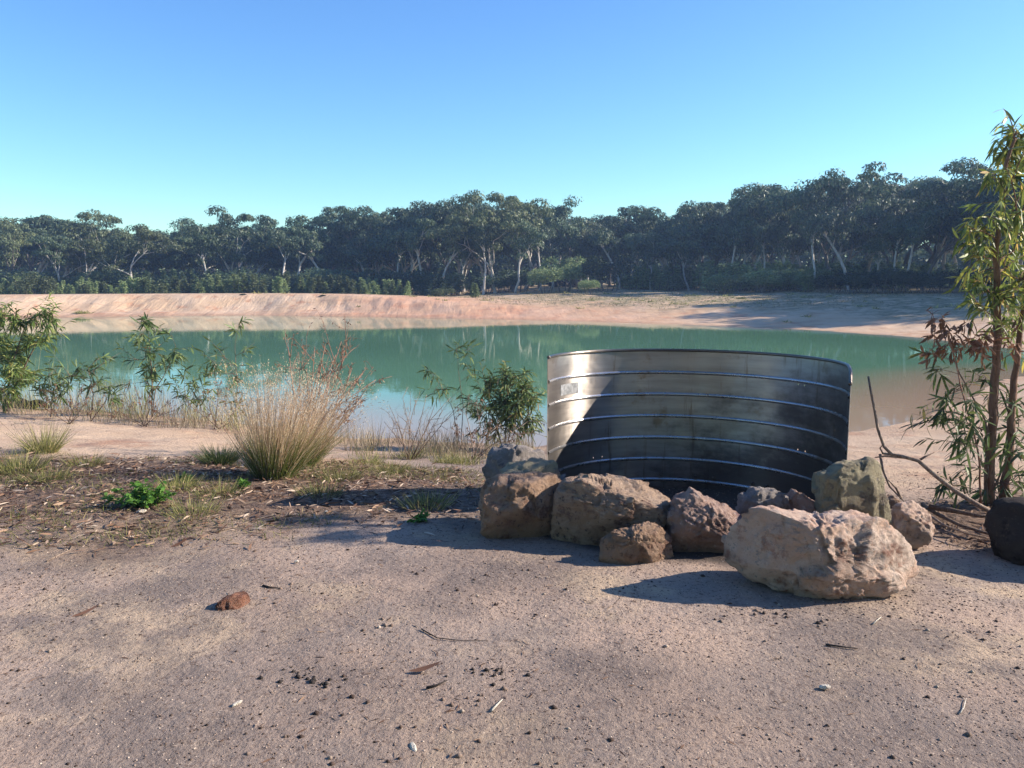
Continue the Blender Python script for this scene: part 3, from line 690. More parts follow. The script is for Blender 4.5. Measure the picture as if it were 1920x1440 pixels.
n = 90000; gn = np.random.default_rng(77)
X = gn.uniform(-150, 150, n); Yv = gn.uniform(126, 150, n); top = 7.0+3.0*fbm(X*.12, Yv*.12, 88, 3); Zr = gn.uniform(0, 1, n)**.8*top
P_ = np.stack([X, Yv, hgt(X, Yv, False)+Zr], 1)
V, Fq = strips(P_, rand_dirs(n, -1, 1, gn), rand_dirs(n, -1, 1, gn), gn.uniform(.7, 1.3, n), gn.uniform(.35, .6, n), .1, 3)
tag(link('distant_wood', mesh_np('distant_wood', V, Fq), M['gum_leaf']), 'dense dark wood far behind the gum trees', 'wood', None, 'stuff')
for i, (x, y, s) in enumerate(((-26, -9, 1), (-19, -15, 1.1), (-12, -12, .95), (-6, -17, 1.15), (1, -13, 1), (8, -16, 1.1), (14, -13, 1), (21, -18, 1.1), (28, -14, 1), (-33, -2, 1.1), (-9, -24, 1.2), (4, -25, 1.2), (17, -26, 1.2), (-22, -24, 1.2), (-15, -6.5, 1.0), (-8.5, -8, 1.1), (-3, -7, 1.05), (4, -8, 1.1), (10, -7.5, 1.0), (16, -7, 1.05))):  # unseen trees added behind the camera to cut sky light
    t = thing('gum_tree', (x, y, gz(x, y)), 'unseen gum tree added behind the viewpoint to block sky light', 'tree', 'unseen gum trees added behind the viewpoint')
    t.rotation_euler = (0, 0, i*1.7); t.scale = (s, s, s); tm, cm = gum_meshes((i*3) % 11, 'gum_leaf', 'gum_bark'); link('trunk', tm, None, t); link('crown', cm, None, t)

# ------------------------------------------------------------ scrub at the foot of the wood
def scrub(seed, kind):
    gn = np.random.default_rng(seed); g = random.Random(seed); mb = MB(); PP = []; H = 2.0
    ns = 9 if kind == 'feathery' else 7
    for i in range(ns):
        a = g.uniform(0, 6.28); rr = g.uniform(0, .75 if kind == 'feathery' else .55)
        b = Vector((rr*math.cos(a), rr*math.sin(a), -.1)); h = H*g.uniform(.55, 1.0)
        if kind == 'feathery':
            t = b+Vector((g.gauss(0, .16), g.gauss(0, .16), h)); n = 330
            s = gn.uniform(.1, 1, n)**.8; pos = np.array(b)+np.outer(s, np.array(t-b))
            w_ = .34*(1.05-s); pos += rand_dirs(n, -.4, .4, gn)*w_[:, None]*gn.uniform(.2, 1, n)[:, None]
        else:
            t = b+Vector((math.cos(a)*.5, math.sin(a)*.5, h*.75)); n = 420
            d = rand_dirs(n, -.7, 1, gn); pos = np.array(t)+d*np.array([.62, .62, .46])*(gn.uniform(.3, 1, n)**.5)[:, None]
            pos[:, 2] = np.abs(pos[:, 2])
        mb.tube([b, b.lerp(t, .5), t], [.03, .02, .006], 4, False); PP.append(pos)
    PP = np.concatenate(PP); n = len(PP)
    V, Fq = strips(PP, rand_dirs(n, -.2, 1, gn), rand_dirs(n, -1, 1, gn), gn.uniform(.11, .22, n), gn.uniform(.035, .07, n), .2, 3)
    return mb.mesh('stems'), mesh_np('foliage', V, Fq)
SCR = {'feathery': [scrub(300+i, 'feathery') for i in range(4)], 'round': [scrub(320+i, 'round') for i in range(4)]}
sc_cache = {}
def xlab(a, px): return '%s, %s' % (a, near_tree(px))
def place_scrub(px, yt, Y, kind, lm, label, group, wide=1.0, name='shrub', yb=None):
    p = A(px, yt, Y); z0 = gz(p[0], Y); H = max(.35, p[2]-z0); i = random.randrange(4)
    key = (kind, i, lm)
    if key not in sc_cache:
        a, b = SCR[kind][i]; a = a.copy(); b = b.copy(); a.materials.append(M['dark_bark']); b.materials.append(M[lm]); sc_cache[key] = (a, b)
    t = thing(name, (p[0], Y, z0), label, 'shrub', group); s = H/2.0; t.scale = (s*wide, s*wide, s); t.rotation_euler = (0, 0, random.uniform(0, 6.28))
    link('stems', sc_cache[key][0], None, t); link('foliage', sc_cache[key][1], None, t); return t
L1 = 'feathery shrub behind left bank'
px = -30
while px < 760:
    place_scrub(px+random.uniform(-8, 8), np.interp(px, [0, 150, 300, 450, 700, 760], [520, 523, 520, 512, 514, 520])+random.uniform(-8, 8), random.uniform(67, 72), 'feathery', random.choice(['scrub_leaf', 'scrub_leaf', 'gum_leaf_olive']), xlab(L1, px), 'scrub behind the left bank', 1.25)
    px += 19
px = -30
while px < 1000:
    place_scrub(px+random.uniform(-8, 8), 508+random.uniform(-12, 8), random.uniform(76, 80), random.choice(['round', 'feathery']), 'gum_leaf', xlab('dark shrub under the wood', px), 'shrubs at the foot of the trees', 1.3)
    px += 24
L2 = 'pale shrub on right shelf'
px = 1185
while px < 1840:
    place_scrub(px+random.uniform(-8, 8), np.interp(px, [1180, 1300, 1450, 1560, 1850], [492, 488, 484, 488, 492])+random.uniform(-8, 10), (77 if px < 1350 else 71)+random.uniform(-3, 3), 'feathery', 'scrub_leaf', xlab(L2, px), 'scrub on the right shelf', 1.5)
    px += 21
px = 1370
while px < 1960:
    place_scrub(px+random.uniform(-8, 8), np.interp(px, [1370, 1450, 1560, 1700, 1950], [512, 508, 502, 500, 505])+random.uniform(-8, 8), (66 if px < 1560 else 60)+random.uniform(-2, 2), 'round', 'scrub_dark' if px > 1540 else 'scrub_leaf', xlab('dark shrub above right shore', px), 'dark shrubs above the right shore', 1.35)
    px += 25
for (px, yt, Y, kind, lm, wd, lab) in [
 (1060, 466, 74, 'round', 'scrub_leaf', 1.0, 'large pale green bush behind the dark heap of roots'),
 (1025, 490, 72, 'round', 'scrub_leaf', 1.0, 'lower green bush left of the large pale green bush'),
 (1140, 464, 72, 'round', 'scrub_dark', .85, 'round dark green bush right of the heap of roots'),
 (70, 505, 66, 'round', 'gum_leaf_olive', .9, 'rounded yellow green bush on top of the left bank'),
 (885, 528, 68, 'feathery', 'scrub_leaf', 1.4, 'low tuft of scrub under the pale leaning trunk'),
 (1105, 518, 66, 'round', 'scrub_leaf', 1.0, 'low green bush just right of the heap of roots'),
 (1420, 500, 64, 'round', 'scrub_leaf', 1.2, 'mid green bush at the left end of the dark shrubs'),
 (1510, 498, 62, 'feathery', 'scrub_leaf', 1.3, 'tall pale shrub at the bend of the right shore'),
 (830, 536, 66, 'round', 'gum_leaf_olive', 1.2, 'small dull shrub above the red bank left of the middle')]:
    place_scrub(px, yt, Y, kind, lm, lab, None, wd)
# small tufts on the crest and bank
for (px, py, h, lab) in [(152, 588, .5, 'small dry tuft at the foot of the left bank by the water'), (455, 553, .22, 'tiny dark tuft on the crest of the bank, left one'), (605, 555, .22, 'tiny dark tuft on the crest of the bank, right one'),
                    (880, 552, .55, 'small round tuft on the red bank below the leaning trunk'), (1390, 560, .3, 'low dry tuft on the sandy right slope')]:
    b = ground_hit(px, py); n = 240; gn = np.random.default_rng(px)
    V, Fq = strips(gn.normal(0, .12*h*2, (n, 3))*[1.6, 1, 0], rand_dirs(n, .3, 1, gn), rand_dirs(n, -1, 1, gn), gn.uniform(.4, 1, n)*h, .03, .4, 3, 'grass')
    tag(link('dry_tuft', mesh_np('dry_tuft', V, Fq), M['scrub_dark'] if h < .3 else M['green_grass'], None, b), lab, 'grass tuft', 'tufts on the far bank')
n = 260; X = rng.uniform(-32, 40, n); Yv = rng.uniform(34, 80, n); s_ = sdist(POND, X, Yv); k = (s_ > 2.5) & (s_ < 22) & (rng.random(n) < np.where(X < -11, .25, .9)) & (rng.random(n) < .25+s_*.06); X, Yv = X[k], Yv[k]
c_ = np.repeat(np.stack([X, Yv, hgt(X, Yv, False)], 1), 26, 0); n = len(c_); sz = np.repeat(rng.uniform(.12, .42, len(X)), 26)
c_ = c_+rng.normal(0, 1, (n, 3))*[.5, .5, 0]*sz[:, None]
V, Fq = strips(c_, rand_dirs(n, .1, 1), rand_dirs(n, -.2, .2), sz*rng.uniform(.5, 1.2, n), .05, .3, 3, 'grass')
tag(link('bank_tufts', mesh_np('bank_tufts', V, Fq), M['green_grass']), 'sparse low dry tufts dotting the far sandy banks', 'grass', None, 'stuff')
# heap of uprooted stumps
b = ground_hit(1058, 538); hp = thing('root_heap', b, 'dark heap of uprooted stumps and roots on the far shelf', 'wood pile')
g = random.Random(3)
for i in range(20):
    mb = MB(); p = Vector((g.uniform(-2.0, 2.0), g.uniform(-.6, .6), g.uniform(0, .3))); d = Vector((g.gauss(0, 1), g.gauss(0, .6), g.uniform(.1, .9))).normalized(); L = g.uniform(.8, 1.7)
    mb.tube([p, p+d*L*.5+Vector((0, 0, g.uniform(-.1, .2))), p+d*L], [.28*g.uniform(.5, 1.1), .18, .05], 6); link('root', mb.mesh('root'), M['char'], hp)
# the low sparse grass of the far shelf
n = 34000; X = rng.uniform(-12, 50, n); Yv = rng.uniform(45, 92, n); s_ = sdist(POND, X, Yv)
keep = (s_+fbm(X*.15, Yv*.15, 77, 3)*10 > 8) & (X > -8) & (fbm(X*.3, Yv*.3, 8, 3) > -.06); X = X[keep]; Yv = Yv[keep]
V, Fq = strips(np.stack([X, Yv, hgt(X, Yv, False)], 1), rand_dirs(len(X), .5, 1), rand_dirs(len(X), -.1, .1), rng.uniform(.05, .16, len(X)), .05, .3, 3, 'grass')
tag(link('shelf_grass', mesh_np('shelf_grass', V, Fq), M['shelf']), 'thin dry grass covering the shelf above the far shore', 'grass', None, 'stuff')

# ------------------------------------------------------------ foreground saplings
def leaf_variant(seed, bend, n=5):
    V, Fq = strips(np.array([[0, 0, 0.]]), np.array([[1., 0, 0]]), np.array([[0, 1., 0]]), 1.0, .11, bend, n)
    V[:, 1] += V[:, 0]**2*.12*(1 if seed % 2 else -1); return V, Fq
def individual_leaves(parent, frames, mat, wk=1.0, bends=(.12, .3, .5), maxn=300, name='leaf'):
    """frames: (pos, dir, side, length) relative to parent"""
    vs_ = []
    for i, bd in enumerate(bends):
        V, Fq = leaf_variant(i, bd); V = V*[1, wk, 1]; me = mesh_np(name, V, Fq, True); me.materials.append(mat); vs_.append(me)
    rest = frames[maxn:]
    for i, (p, d, s, L) in enumerate(frames[:maxn]):
        d = Vector(d).normalized(); s = Vector(s); s = (s-d*s.dot(d)).normalized(); u = d.cross(s)
        if u.z < 0: s = -s; u = -u
        m = Matrix(((d.x, s.x, u.x, p[0]), (d.y, s.y, u.y, p[1]), (d.z, s.z, u.z, p[2]), (0, 0, 0, 1)))
        o = bpy.data.objects.new(name, vs_[i % len(vs_)]); C.objects.link(o); o.parent = parent
        o.matrix_local = m @ Matrix.Scale(L, 4)
    if rest:
        p = np.array([f[0] for f in rest]); d = np.array([f[1] for f in rest]); s = np.array([f[2] for f in rest]); L = np.array([f[3] for f in rest])
        V, Fq = strips(p, d, s, L, L*.11*wk, rng.uniform(.1, .5, len(L)), 5)
        tag(link('foliage', mesh_np('foliage', V, Fq), mat, parent), kind='stuff')
def sapling(base, stems, targets, label, leaf, cat='sapling', bark='twig', leafL=(.10, .18), auto=(0, 0), r0=.012, wk=1.45, per=10, droop=.3, group=None, seed=0, name='sapling', maxn=300, spreadY=.3, thin=.005):
    g = random.Random(seed+11); base = Vector(base); t = thing(name, base, label, cat, group); fr = []; sp = []
    for st in stems:
        pts = [Vector(p)-base for p in st]
        # subdivide with a bit of wander
        q = []
        for i in range(len(pts)-1):
            for k in range(4): q.append(pts[i].lerp(pts[i+1], k/4)+Vector((g.gauss(0, .004), g.gauss(0, .004), 0)))
        q.append(pts[-1]); n = len(q); rad = [r0*(1-.82*i/(n-1)) for i in range(n)]
        mb = MB(); mb.tube(q, rad, 8); link('stem', mb.mesh('stem'), M[bark], t); sp += [(q[i], i/(n-1), q) for i in range(n)]
    br = MB(); nb = 0
    def leaves_on(a, b, c, n, L0=None):
        for k in range(n):
            s = g.uniform(.25, 1.0); p = a*(1-s)**2+b*2*s*(1-s)+c*s*s; d = ((b-a)*(1-s)+(c-b)*s).normalized()
            u = Vector((g.gauss(0, 1), g.gauss(0, 1), g.gauss(0, .6))).normalized()
            dr = (d*.75+u*.8+Vector((0, 0, -droop*g.random()))).normalized()
            sd = Vector((g.gauss(0, 1), g.gauss(0, 1), g.gauss(0, .5)))
            fr.append((tuple(p), tuple(dr), tuple(sd), leafL[0]*.6+(leafL[1]-leafL[0]*.6)*g.random()))
    def twig(a, c, n, r=None):
        b = a.lerp(c, .5)+Vector((g.gauss(0, .1), g.gauss(0, .1), .15))*(c-a).length*.5
        pts = [a*(1-s)**2+b*2*s*(1-s)+c*s*s for s in (0, .25, .5, .75, 1)]
        rr = r or max(.0022, thin*min(1, (c-a).length*2.5)); br.tube(pts, [rr, rr*.8, rr*.6, rr*.45, rr*.25], 5)
        leaves_on(a, b, c, n)
    for tg in targets:
        tx, ty, tn = tg[:3]; rad_ = tg[3] if len(tg) > 3 else .12
        P = Vector(A(tx, ty, base.y+g.uniform(-spreadY, spreadY)))-base
        # attach to stem point that is lower and near
        cand = min(sp, key=lambda q: (q[0]-P).length+(1.5 if q[0].z > P.z-.05*0 and q[1] > .1 else 0)*.3+abs(q[0].z-(P.z-.25*(P-q[0]).length))*.5)
        twig(cand[0], P, max(3, tn//4), None)
        for k in range(max(2, int(2.6*tn/per))):
            e_ = P+Vector((g.gauss(0, rad_), g.gauss(0, rad_), g.gauss(0, rad_)))
            twig(cand[0].lerp(P, g.uniform(.5, .95)), e_, per)
    for (st_i, cnt, ln, f0) in (auto if auto and isinstance(auto[0], tuple) else ()):
        q = [s for s in sp if s[2] is sp[0][2] or True]
        for k in range(cnt):
            c0 = g.choice([s for s in sp if s[1] >= f0]); a_ = g.uniform(0, 6.28)
            L = ln*g.uniform(.5, 1.1)*(1.15-c0[1]*.6)
            e_ = c0[0]+Vector((math.cos(a_)*L, math.sin(a_)*L, L*g.uniform(.2, .9)))
            twig(c0[0], e_, per)
    link('branches', br.mesh('branches'), M[bark], t)
    g.shuffle(fr); individual_leaves(t, fr, M[leaf], wk, maxn=maxn); return t
def gh(px, py): return ground_hit(px, py)
def up(b, *pts):  # stem through image points in the plane of the base
    return [b]+[A(px, py, b[1]) for px, py in pts]
SG = 'wattle saplings along the near water edge'
b = gh(12, 772)
sapling(b, [up(b, (20, 690), (40, 630), (55, 580)), up(b, (-20, 680), (-30, 600)), up(b, (40, 700), (70, 640), (95, 600))],
        [(30, 600, 80), (75, 590, 70), (10, 640, 100), (60, 640, 90), (0, 590, 70), (20, 690, 110), (-20, 640, 50), (50, 700, 80), (5, 670, 70), (35, 660, 80), (95, 640, 40), (15, 725, 70), (100, 600, 26), (0, 730, 50), (85, 570, 14), (20, 565, 16), (115, 625, 12)],
        'dense leafy wattle bush at the left edge beside the water', 'wattle_leaf', leafL=(.11, .19), r0=.02, per=12, group=SG, seed=1, spreadY=.5)
b = gh(285, 782)
sapling(b, [up(b, (285, 700), (280, 650), (275, 590)), up(b, (292, 730), (310, 700), (330, 650))],
        [(275, 600, 26, .06), (262, 622, 18), (300, 625, 12), (260, 655, 20), (290, 660, 20), (325, 655, 16), (245, 675, 12), (280, 690, 30), (310, 690, 16), (270, 715, 22), (300, 725, 16), (335, 660, 8), (320, 620, 6, .05)],
        'upright leafy sapling in the gap left of the tall grass tuft', 'wattle_dark', leafL=(.11, .22), r0=.012, per=8, group=SG, seed=2)
b = gh(170, 790)
sapling(b, [up(b, (175, 740), (165, 690), (185, 672)), up(b, (200, 750), (210, 720))],
        [(150, 690, 16), (180, 690, 18), (130, 700, 10), (120, 715, 10), (200, 725, 16), (215, 745, 14), (190, 670, 6, .05), (105, 700, 8), (175, 720, 12)],
        'low spreading wattle sapling between the left bush and the upright sapling', 'wattle_dark', leafL=(.11, .2), r0=.009, per=7, group=SG, seed=3)
b = gh(440, 800)
sapling(b, [up(b, (445, 720), (440, 650), (448, 600))],
        [(450, 603, 7, .04), (440, 620, 5, .05), (395, 680, 18, .1), (410, 665, 12), (430, 700, 12), (375, 700, 8), (460, 660, 8), (400, 720, 8), (450, 760, 12), (385, 745, 6)],
        'thin sapling with a single sprig on top left of the tall grass', 'wattle_dark', leafL=(.10, .19), r0=.008, per=6, group=SG, seed=4)
b = gh(865, 848)
sapling(b, [up(b, (868, 760), (860, 700), (855, 645)), up(b, (850, 770), (825, 720), (800, 690))],
        [(862, 648, 6, .04), (885, 655, 7, .04), (878, 665, 6, .05), (850, 655, 5, .04), (800, 695, 8, .04), (815, 700, 6, .04), (880, 690, 8, .06), (890, 700, 5, .05), (820, 730, 10, .08), (840, 725, 6)],
        'sparse sapling with drooping leaf sprigs right of the blue reflection', 'wattle_dark', leafL=(.08, .15), r0=.006, per=5, group=SG, seed=5, spreadY=.1)
b = gh(945, 846)
sapling(b, [up(b, (950, 780), (945, 720)), up(b, (965, 790), (990, 740)), up(b, (925, 790), (912, 740))],
        [(920, 720, 70), (950, 705, 80), (980, 725, 80), (935, 750, 90), (965, 760, 90), (990, 750, 60), (955, 735, 80), (910, 775, 20), (945, 785, 24), (985, 700, 20, .06), (1000, 745, 40), (905, 735, 40), (900, 780, 50), (1000, 785, 50), (930, 805, 50), (975, 805, 50), (955, 780, 60), (885, 760, 20)],
        'rounded bushy wattle close to the left end of the tank', 'wattle_dark', leafL=(.09, .15), r0=.010, per=9, group=SG, seed=6, spreadY=.2)
b = gh(95, 782)
sapling(b, [up(b, (98, 740), (92, 705)), up(b, (105, 750), (125, 725))], [(90, 705, 26), (110, 720, 26), (125, 725, 20), (80, 730, 20), (105, 745, 24), (70, 715, 14)],
        'low leafy wattle shoot just right of the left edge bush', 'wattle_dark', leafL=(.09, .17), r0=.008, per=8, group=SG, seed=12)
b = gh(345, 792)
sapling(b, [up(b, (348, 750), (345, 705)), up(b, (360, 750), (375, 720))], [(345, 705, 20), (360, 715, 18), (375, 725, 18), (335, 735, 16), (355, 750, 22), (390, 745, 12)],
        'low leafy wattle shoot just right of the upright sapling', 'wattle_dark', leafL=(.08, .16), r0=.007, per=8, group=SG, seed=13)
# saplings at the right edge
b = gh(1855, 948)
RT = 'gum saplings at the right edge of the picture'
sapling(b, [up(b, (1857, 850), (1862, 760), (1868, 660), (1872, 560), (1866, 470), (1880, 390), (1885, 310), (1900, 268), (1906, 246))],
        [(1900, 255, 50, .09), (1912, 262, 30, .08), (1885, 280, 30, .08), (1885, 300, 30, .08), (1865, 325, 24, .06), (1905, 330, 34), (1880, 370, 24), (1845, 400, 14, .06), (1850, 440, 30, .09), (1820, 440, 18, .06), (1815, 455, 12, .05), (1890, 430, 40), (1835, 480, 24, .08), (1860, 500, 36, .1), (1890, 500, 40), (1825, 520, 20, .07),
         (1850, 545, 34, .09), (1885, 560, 40), (1835, 580, 12, .06), (1900, 600, 24), (1910, 400, 30), (1905, 470, 30), (1860, 600, 18), (1800, 425, 8, .04)],
        'taller yellow green gum sapling, left of the two stems at the right edge', 'gum_sapling_leaf', 'sapling', 'sapling_bark', leafL=(.075, .115), r0=.036, wk=1.6, per=9, droop=.9, seed=7, spreadY=.35, group=RT, thin=.006)
b2 = gh(1882, 948)
sapling(b2, [up(b2, (1893, 860), (1898, 760), (1908, 660), (1918, 560), (1930, 440), (1950, 300))],
        [(1920, 300, 30, .12), (1940, 360, 34, .12), (1915, 430, 30), (1910, 520, 36), (1940, 560, 36), (1915, 610, 20), (1900, 660, 12), (1935, 480, 30), (1890, 640, 12)],
        'reddish trunked gum sapling leaning right at the right edge', 'gum_sapling_leaf', 'sapling', 'sapling_bark', leafL=(.075, .115), r0=.034, wk=1.6, per=9, droop=.9, seed=8, spreadY=.35, group=RT, thin=.006)
b3 = gh(1848, 950)
sapling(b3, [up(b3, (1850, 860), (1848, 790), (1820, 740), (1795, 690), (1785, 650)), up(b3, (1880, 880), (1910, 800))],
        [(1740, 790, 12, .05), (1770, 775, 16, .06), (1800, 790, 18, .06), (1760, 745, 10, .05), (1790, 730, 14), (1815, 750, 14), (1740, 690, 9, .04), (1800, 830, 14), (1825, 810, 20), (1770, 810, 10), (1885, 800, 24), (1905, 850, 26), (1880, 900, 26),
         (1900, 740, 20), (1830, 880, 14), (1770, 905, 16, .05), (1845, 920, 20), (1785, 920, 10, .04), (1915, 900, 20), (1850, 700, 16), (1740, 660, 10, .04)],
        'low leafy shoots growing round the foot of the two right saplings', 'wattle_dark', 'shoots', 'twig', leafL=(.07, .14), r0=.010, per=7, droop=.5, seed=9, spreadY=.25, thin=.004)
b4 = gh(1840, 955)
sapling(b4, [up(b4, (1835, 850), (1800, 720), (1780, 640), (1768, 600))],
        [(1745, 600, 5, .04), (1765, 595, 9, .04), (1780, 620, 10, .05), (1745, 625, 6, .03), (1790, 630, 8, .05), (1770, 650, 8, .05), (1815, 610, 6, .04), (1820, 650, 10, .06), (1840, 640, 14, .07), (1860, 650, 12), (1735, 660, 6, .04), (1870, 620, 10)],
        'dried brown shoot with curled dead leaves left of the right saplings', 'dry_leaf', 'shoot', 'red_twig', leafL=(.05, .095), r0=.008, wk=2.4, per=5, droop=1.2, seed=10, spreadY=.15, thin=.004)

# ------------------------------------------------------------ dead branch and sticks
def stick(name, pts, rad, label, cat, mat, group=None, extra=()):
    base = Vector(pts[0]); t = thing(name, base, label, cat, group)
    mb = MB(); q = [Vector(p)-base for p in pts]; n = len(q)
    mb.tube(q, [rad*(1-.6*i/(n-1)) for i in range(n)], 7); link('main_stem', mb.mesh('main_stem'), M[mat], t)
    for e_ in extra:
        mb = MB(); q = [Vector(p)-base for p in e_]; n = len(q); mb.tube(q, [rad*.6*(1-.7*i/(n-1)) for i in range(n)], 5); link('side_twig', mb.mesh('side_twig'), M[mat], t)
    return t
Yb = 5.15
def AP(l, Y0=5.3, Y1=None):
    Y1 = Y1 or Y0; n = len(l); return [A(px, py, Y0+(Y1-Y0)*i/max(1, n-1)) for i, (px, py) in enumerate(l)]
stick('fallen_branch', AP([(1862, 962), (1830, 945), (1790, 920), (1755, 893), (1722, 864), (1700, 858), (1672, 852), (1658, 838), (1646, 805), (1640, 770), (1633, 735), (1628, 706)], 4.95, 5.5), .017,
      'bare forked dead branch reaching up over the sand right of the slab', 'branch', 'grey_stick', None,
      [AP([(1672, 852), (1655, 850), (1650, 840), (1657, 832)], 5.4), AP([(1650, 852), (1655, 880), (1668, 912), (1685, 930), (1700, 945)], 5.4, 5.1), AP([(1722, 864), (1735, 856), (1752, 848)], 5.3), AP([(1700, 858), (1660, 855), (1640, 858)], 5.35), AP([(1690, 935), (1680, 915), (1665, 900)], 5.2)])
g = random.Random(21)
for i, (l, r_, lab) in enumerate([
    ([(1730, 945), (1760, 965), (1800, 985), (1850, 1000), (1880, 1005)], .016, 'thick dark stick, upper one lying in the heap beside the dark boulder'),
    ([(1738, 962), (1770, 985), (1810, 1000), (1850, 1008)], .009, 'thin pale stick curving through the heap beside the dark boulder'),
    ([(1742, 950), (1790, 958), (1840, 968), (1880, 965)], .020, 'stout grey stick lying behind the heap at the foot of the saplings'),
    ([(1735, 984), (1748, 980), (1762, 984)], .006, 'short pale twig against the rounded pink rock')]):
    pts = [G(px, py, .03+.02*(i % 3)) for px, py in l]; stick('stick', pts, r_, lab, 'stick', 'grey_stick' if i % 2 or i == 3 else 'twig', 'sticks heaped by the right saplings')
def ground_line(l, z=.006):
    o = []
    for px, py in l:
        b = ground_hit(px, py); o.append((b[0], b[1], float(hgt(np.array([b[0]]), np.array([b[1]]))[0])+z))
    return o
for (l, r_, m_, lab) in [
    ([(88, 1056), (112, 1045), (132, 1035), (140, 1020)], .004, 'grey_stick', 'pale curved twig on the bare ground at left'),
    ([(493, 1103), (508, 1104), (526, 1106)], .006, 'char', 'short dark stick right of the broken reddish stone'),
    ([(790, 1182), (805, 1192), (820, 1200), (860, 1201), (915, 1203)], .0035, 'char', 'thin dark forked twig lying left of centre'),
    ([(922, 1334), (932, 1326), (942, 1314)], .005, 'pale_chip', 'small pale twig near the bottom centre'),
    ([(1637, 1178), (1645, 1169), (1652, 1161)], .0035, 'pale_chip', 'thin white straw below the biggest rock'),
    ([(1800, 1342), (1807, 1330), (1811, 1316)], .003, 'pale_chip', 'thin white straw at the lower right'),
    ([(1548, 1212), (1580, 1216), (1608, 1222)], .005, 'char', 'dark thin stick below the biggest rock at right'),
    ([(400, 1000), (440, 990), (475, 975), (520, 962)], .006, 'grey_stick', 'long grey twig along the lower edge of the leaf litter'),
    ([(600, 945), (650, 925), (680, 905)], .005, 'grey_stick', 'pale twig by the shadow tip of the tank'),
    ([(0, 990), (30, 985), (60, 970), (70, 962)], .007, 'twig', 'brown twig at the left edge of the leaf litter'),
    ([(560, 938), (570, 932), (585, 928)], .005, 'pale_chip', 'short whitish stick in the litter near the tall tuft'),
    ([(780, 1225), (800, 1298), (820, 1290), (838, 1280)][1:], .006, 'char', 'dark bark strip right of the bottom white chip')]:
    stick('twig', ground_line(l), r_, lab, 'twig', m_, 'twigs lying on the ground')
# chips and leaves that stand out
def chip(px, py, Lx, Ly, h, rot, mat, lab, cat):
    b = ground_hit(px, py); g = random.Random(px); import bmesh
    bm = bmesh.new(); bmesh.ops.create_icosphere(bm, subdivisions=2, radius=1)
    for v in bm.verts:
        k = 1+.28*mn.noise(v.co*1.6+Vector((px, py, 0)))
        v.co = Vector((v.co.x*Lx*k, v.co.y*Ly*k, v.co.z*h*k))
    me = bpy.data.meshes.new('chip'); bm.to_mesh(me); bm.free()
    o = link('wood_chip' if cat == 'wood chip' else 'stone', me, M[mat], None, (b[0], b[1], b[2]+h*.7)); o.rotation_euler = (.1, -.15, rot); tag(o, lab, cat)
chip(445, 1325, .022, .008, .006, .8, 'pale_chip', 'small white chip of wood near the bottom left', 'wood chip')
chip(775, 1405, .011, .028, .006, .35, 'pale_chip', 'pale curled chip at the bottom edge left of centre', 'wood chip')
chip(1546, 1291, .024, .012, .009, -.1, 'pale_chip', 'small whitish stone on the ground at lower right', 'stone')
chip(460, 1130, .008, .014, .008, .2, 'pale_chip', 'tiny cream stone touching the broken reddish stone', 'stone')
chip(556, 1055, .013, .01, .008, .2, 'pale_chip', 'tiny pale pebble in the middle of the bare ground', 'stone')
chip(612, 962, .012, .01, .009, .2, 'pale_chip', 'tiny white pebble at the lower edge of the litter', 'stone')
chip(265, 962, .035, .02, .014, .4, 'pale_chip', 'cream stone among the litter under the green weed', 'stone')
for px, py, L, rot, lab in [(797, 1263, .13, -.1, 'curved orange brown leaf lying left of centre'), (338, 1028, .12, .7, 'tan dead leaf left of the bare patch'), (158, 1160, .12, .4, 'pale brown leaf at left of the broken stone'), (566, 945, .14, .3, 'long pale leaf at the edge of the litter')]:
    b = ground_hit(px, py); V, Fq = leaf_variant(1, -.12); V = V*[1, 2.2, 1]*L
    o = link('dead_leaf', mesh_np('dead_leaf', V, Fq, True), M['dry_leaf'], None, (b[0]-L/2, b[1], b[2]+.006)); o.rotation_euler = (.2, -.08, rot); tag(o, lab, 'leaf', 'single dead leaves on the bare ground')
# dark log at left shore
p0, p1 = gh(22, 762), gh(92, 768)
mb = MB(); n = 9; q = [Vector(p0).lerp(Vector(p1), i/(n-1))+Vector((0, 0, .07+.03*math.sin(i*1.3))) for i in range(n)]
b = q[0].copy(); mb.tube([v-b for v in q], [.07, .09, .085, .09, .075, .08, .07, .06, .03], 10)
tag(link('charred_log', mb.mesh('charred_log'), M['char'], None, b), 'short blackened log at the water edge under the left bush', 'log')

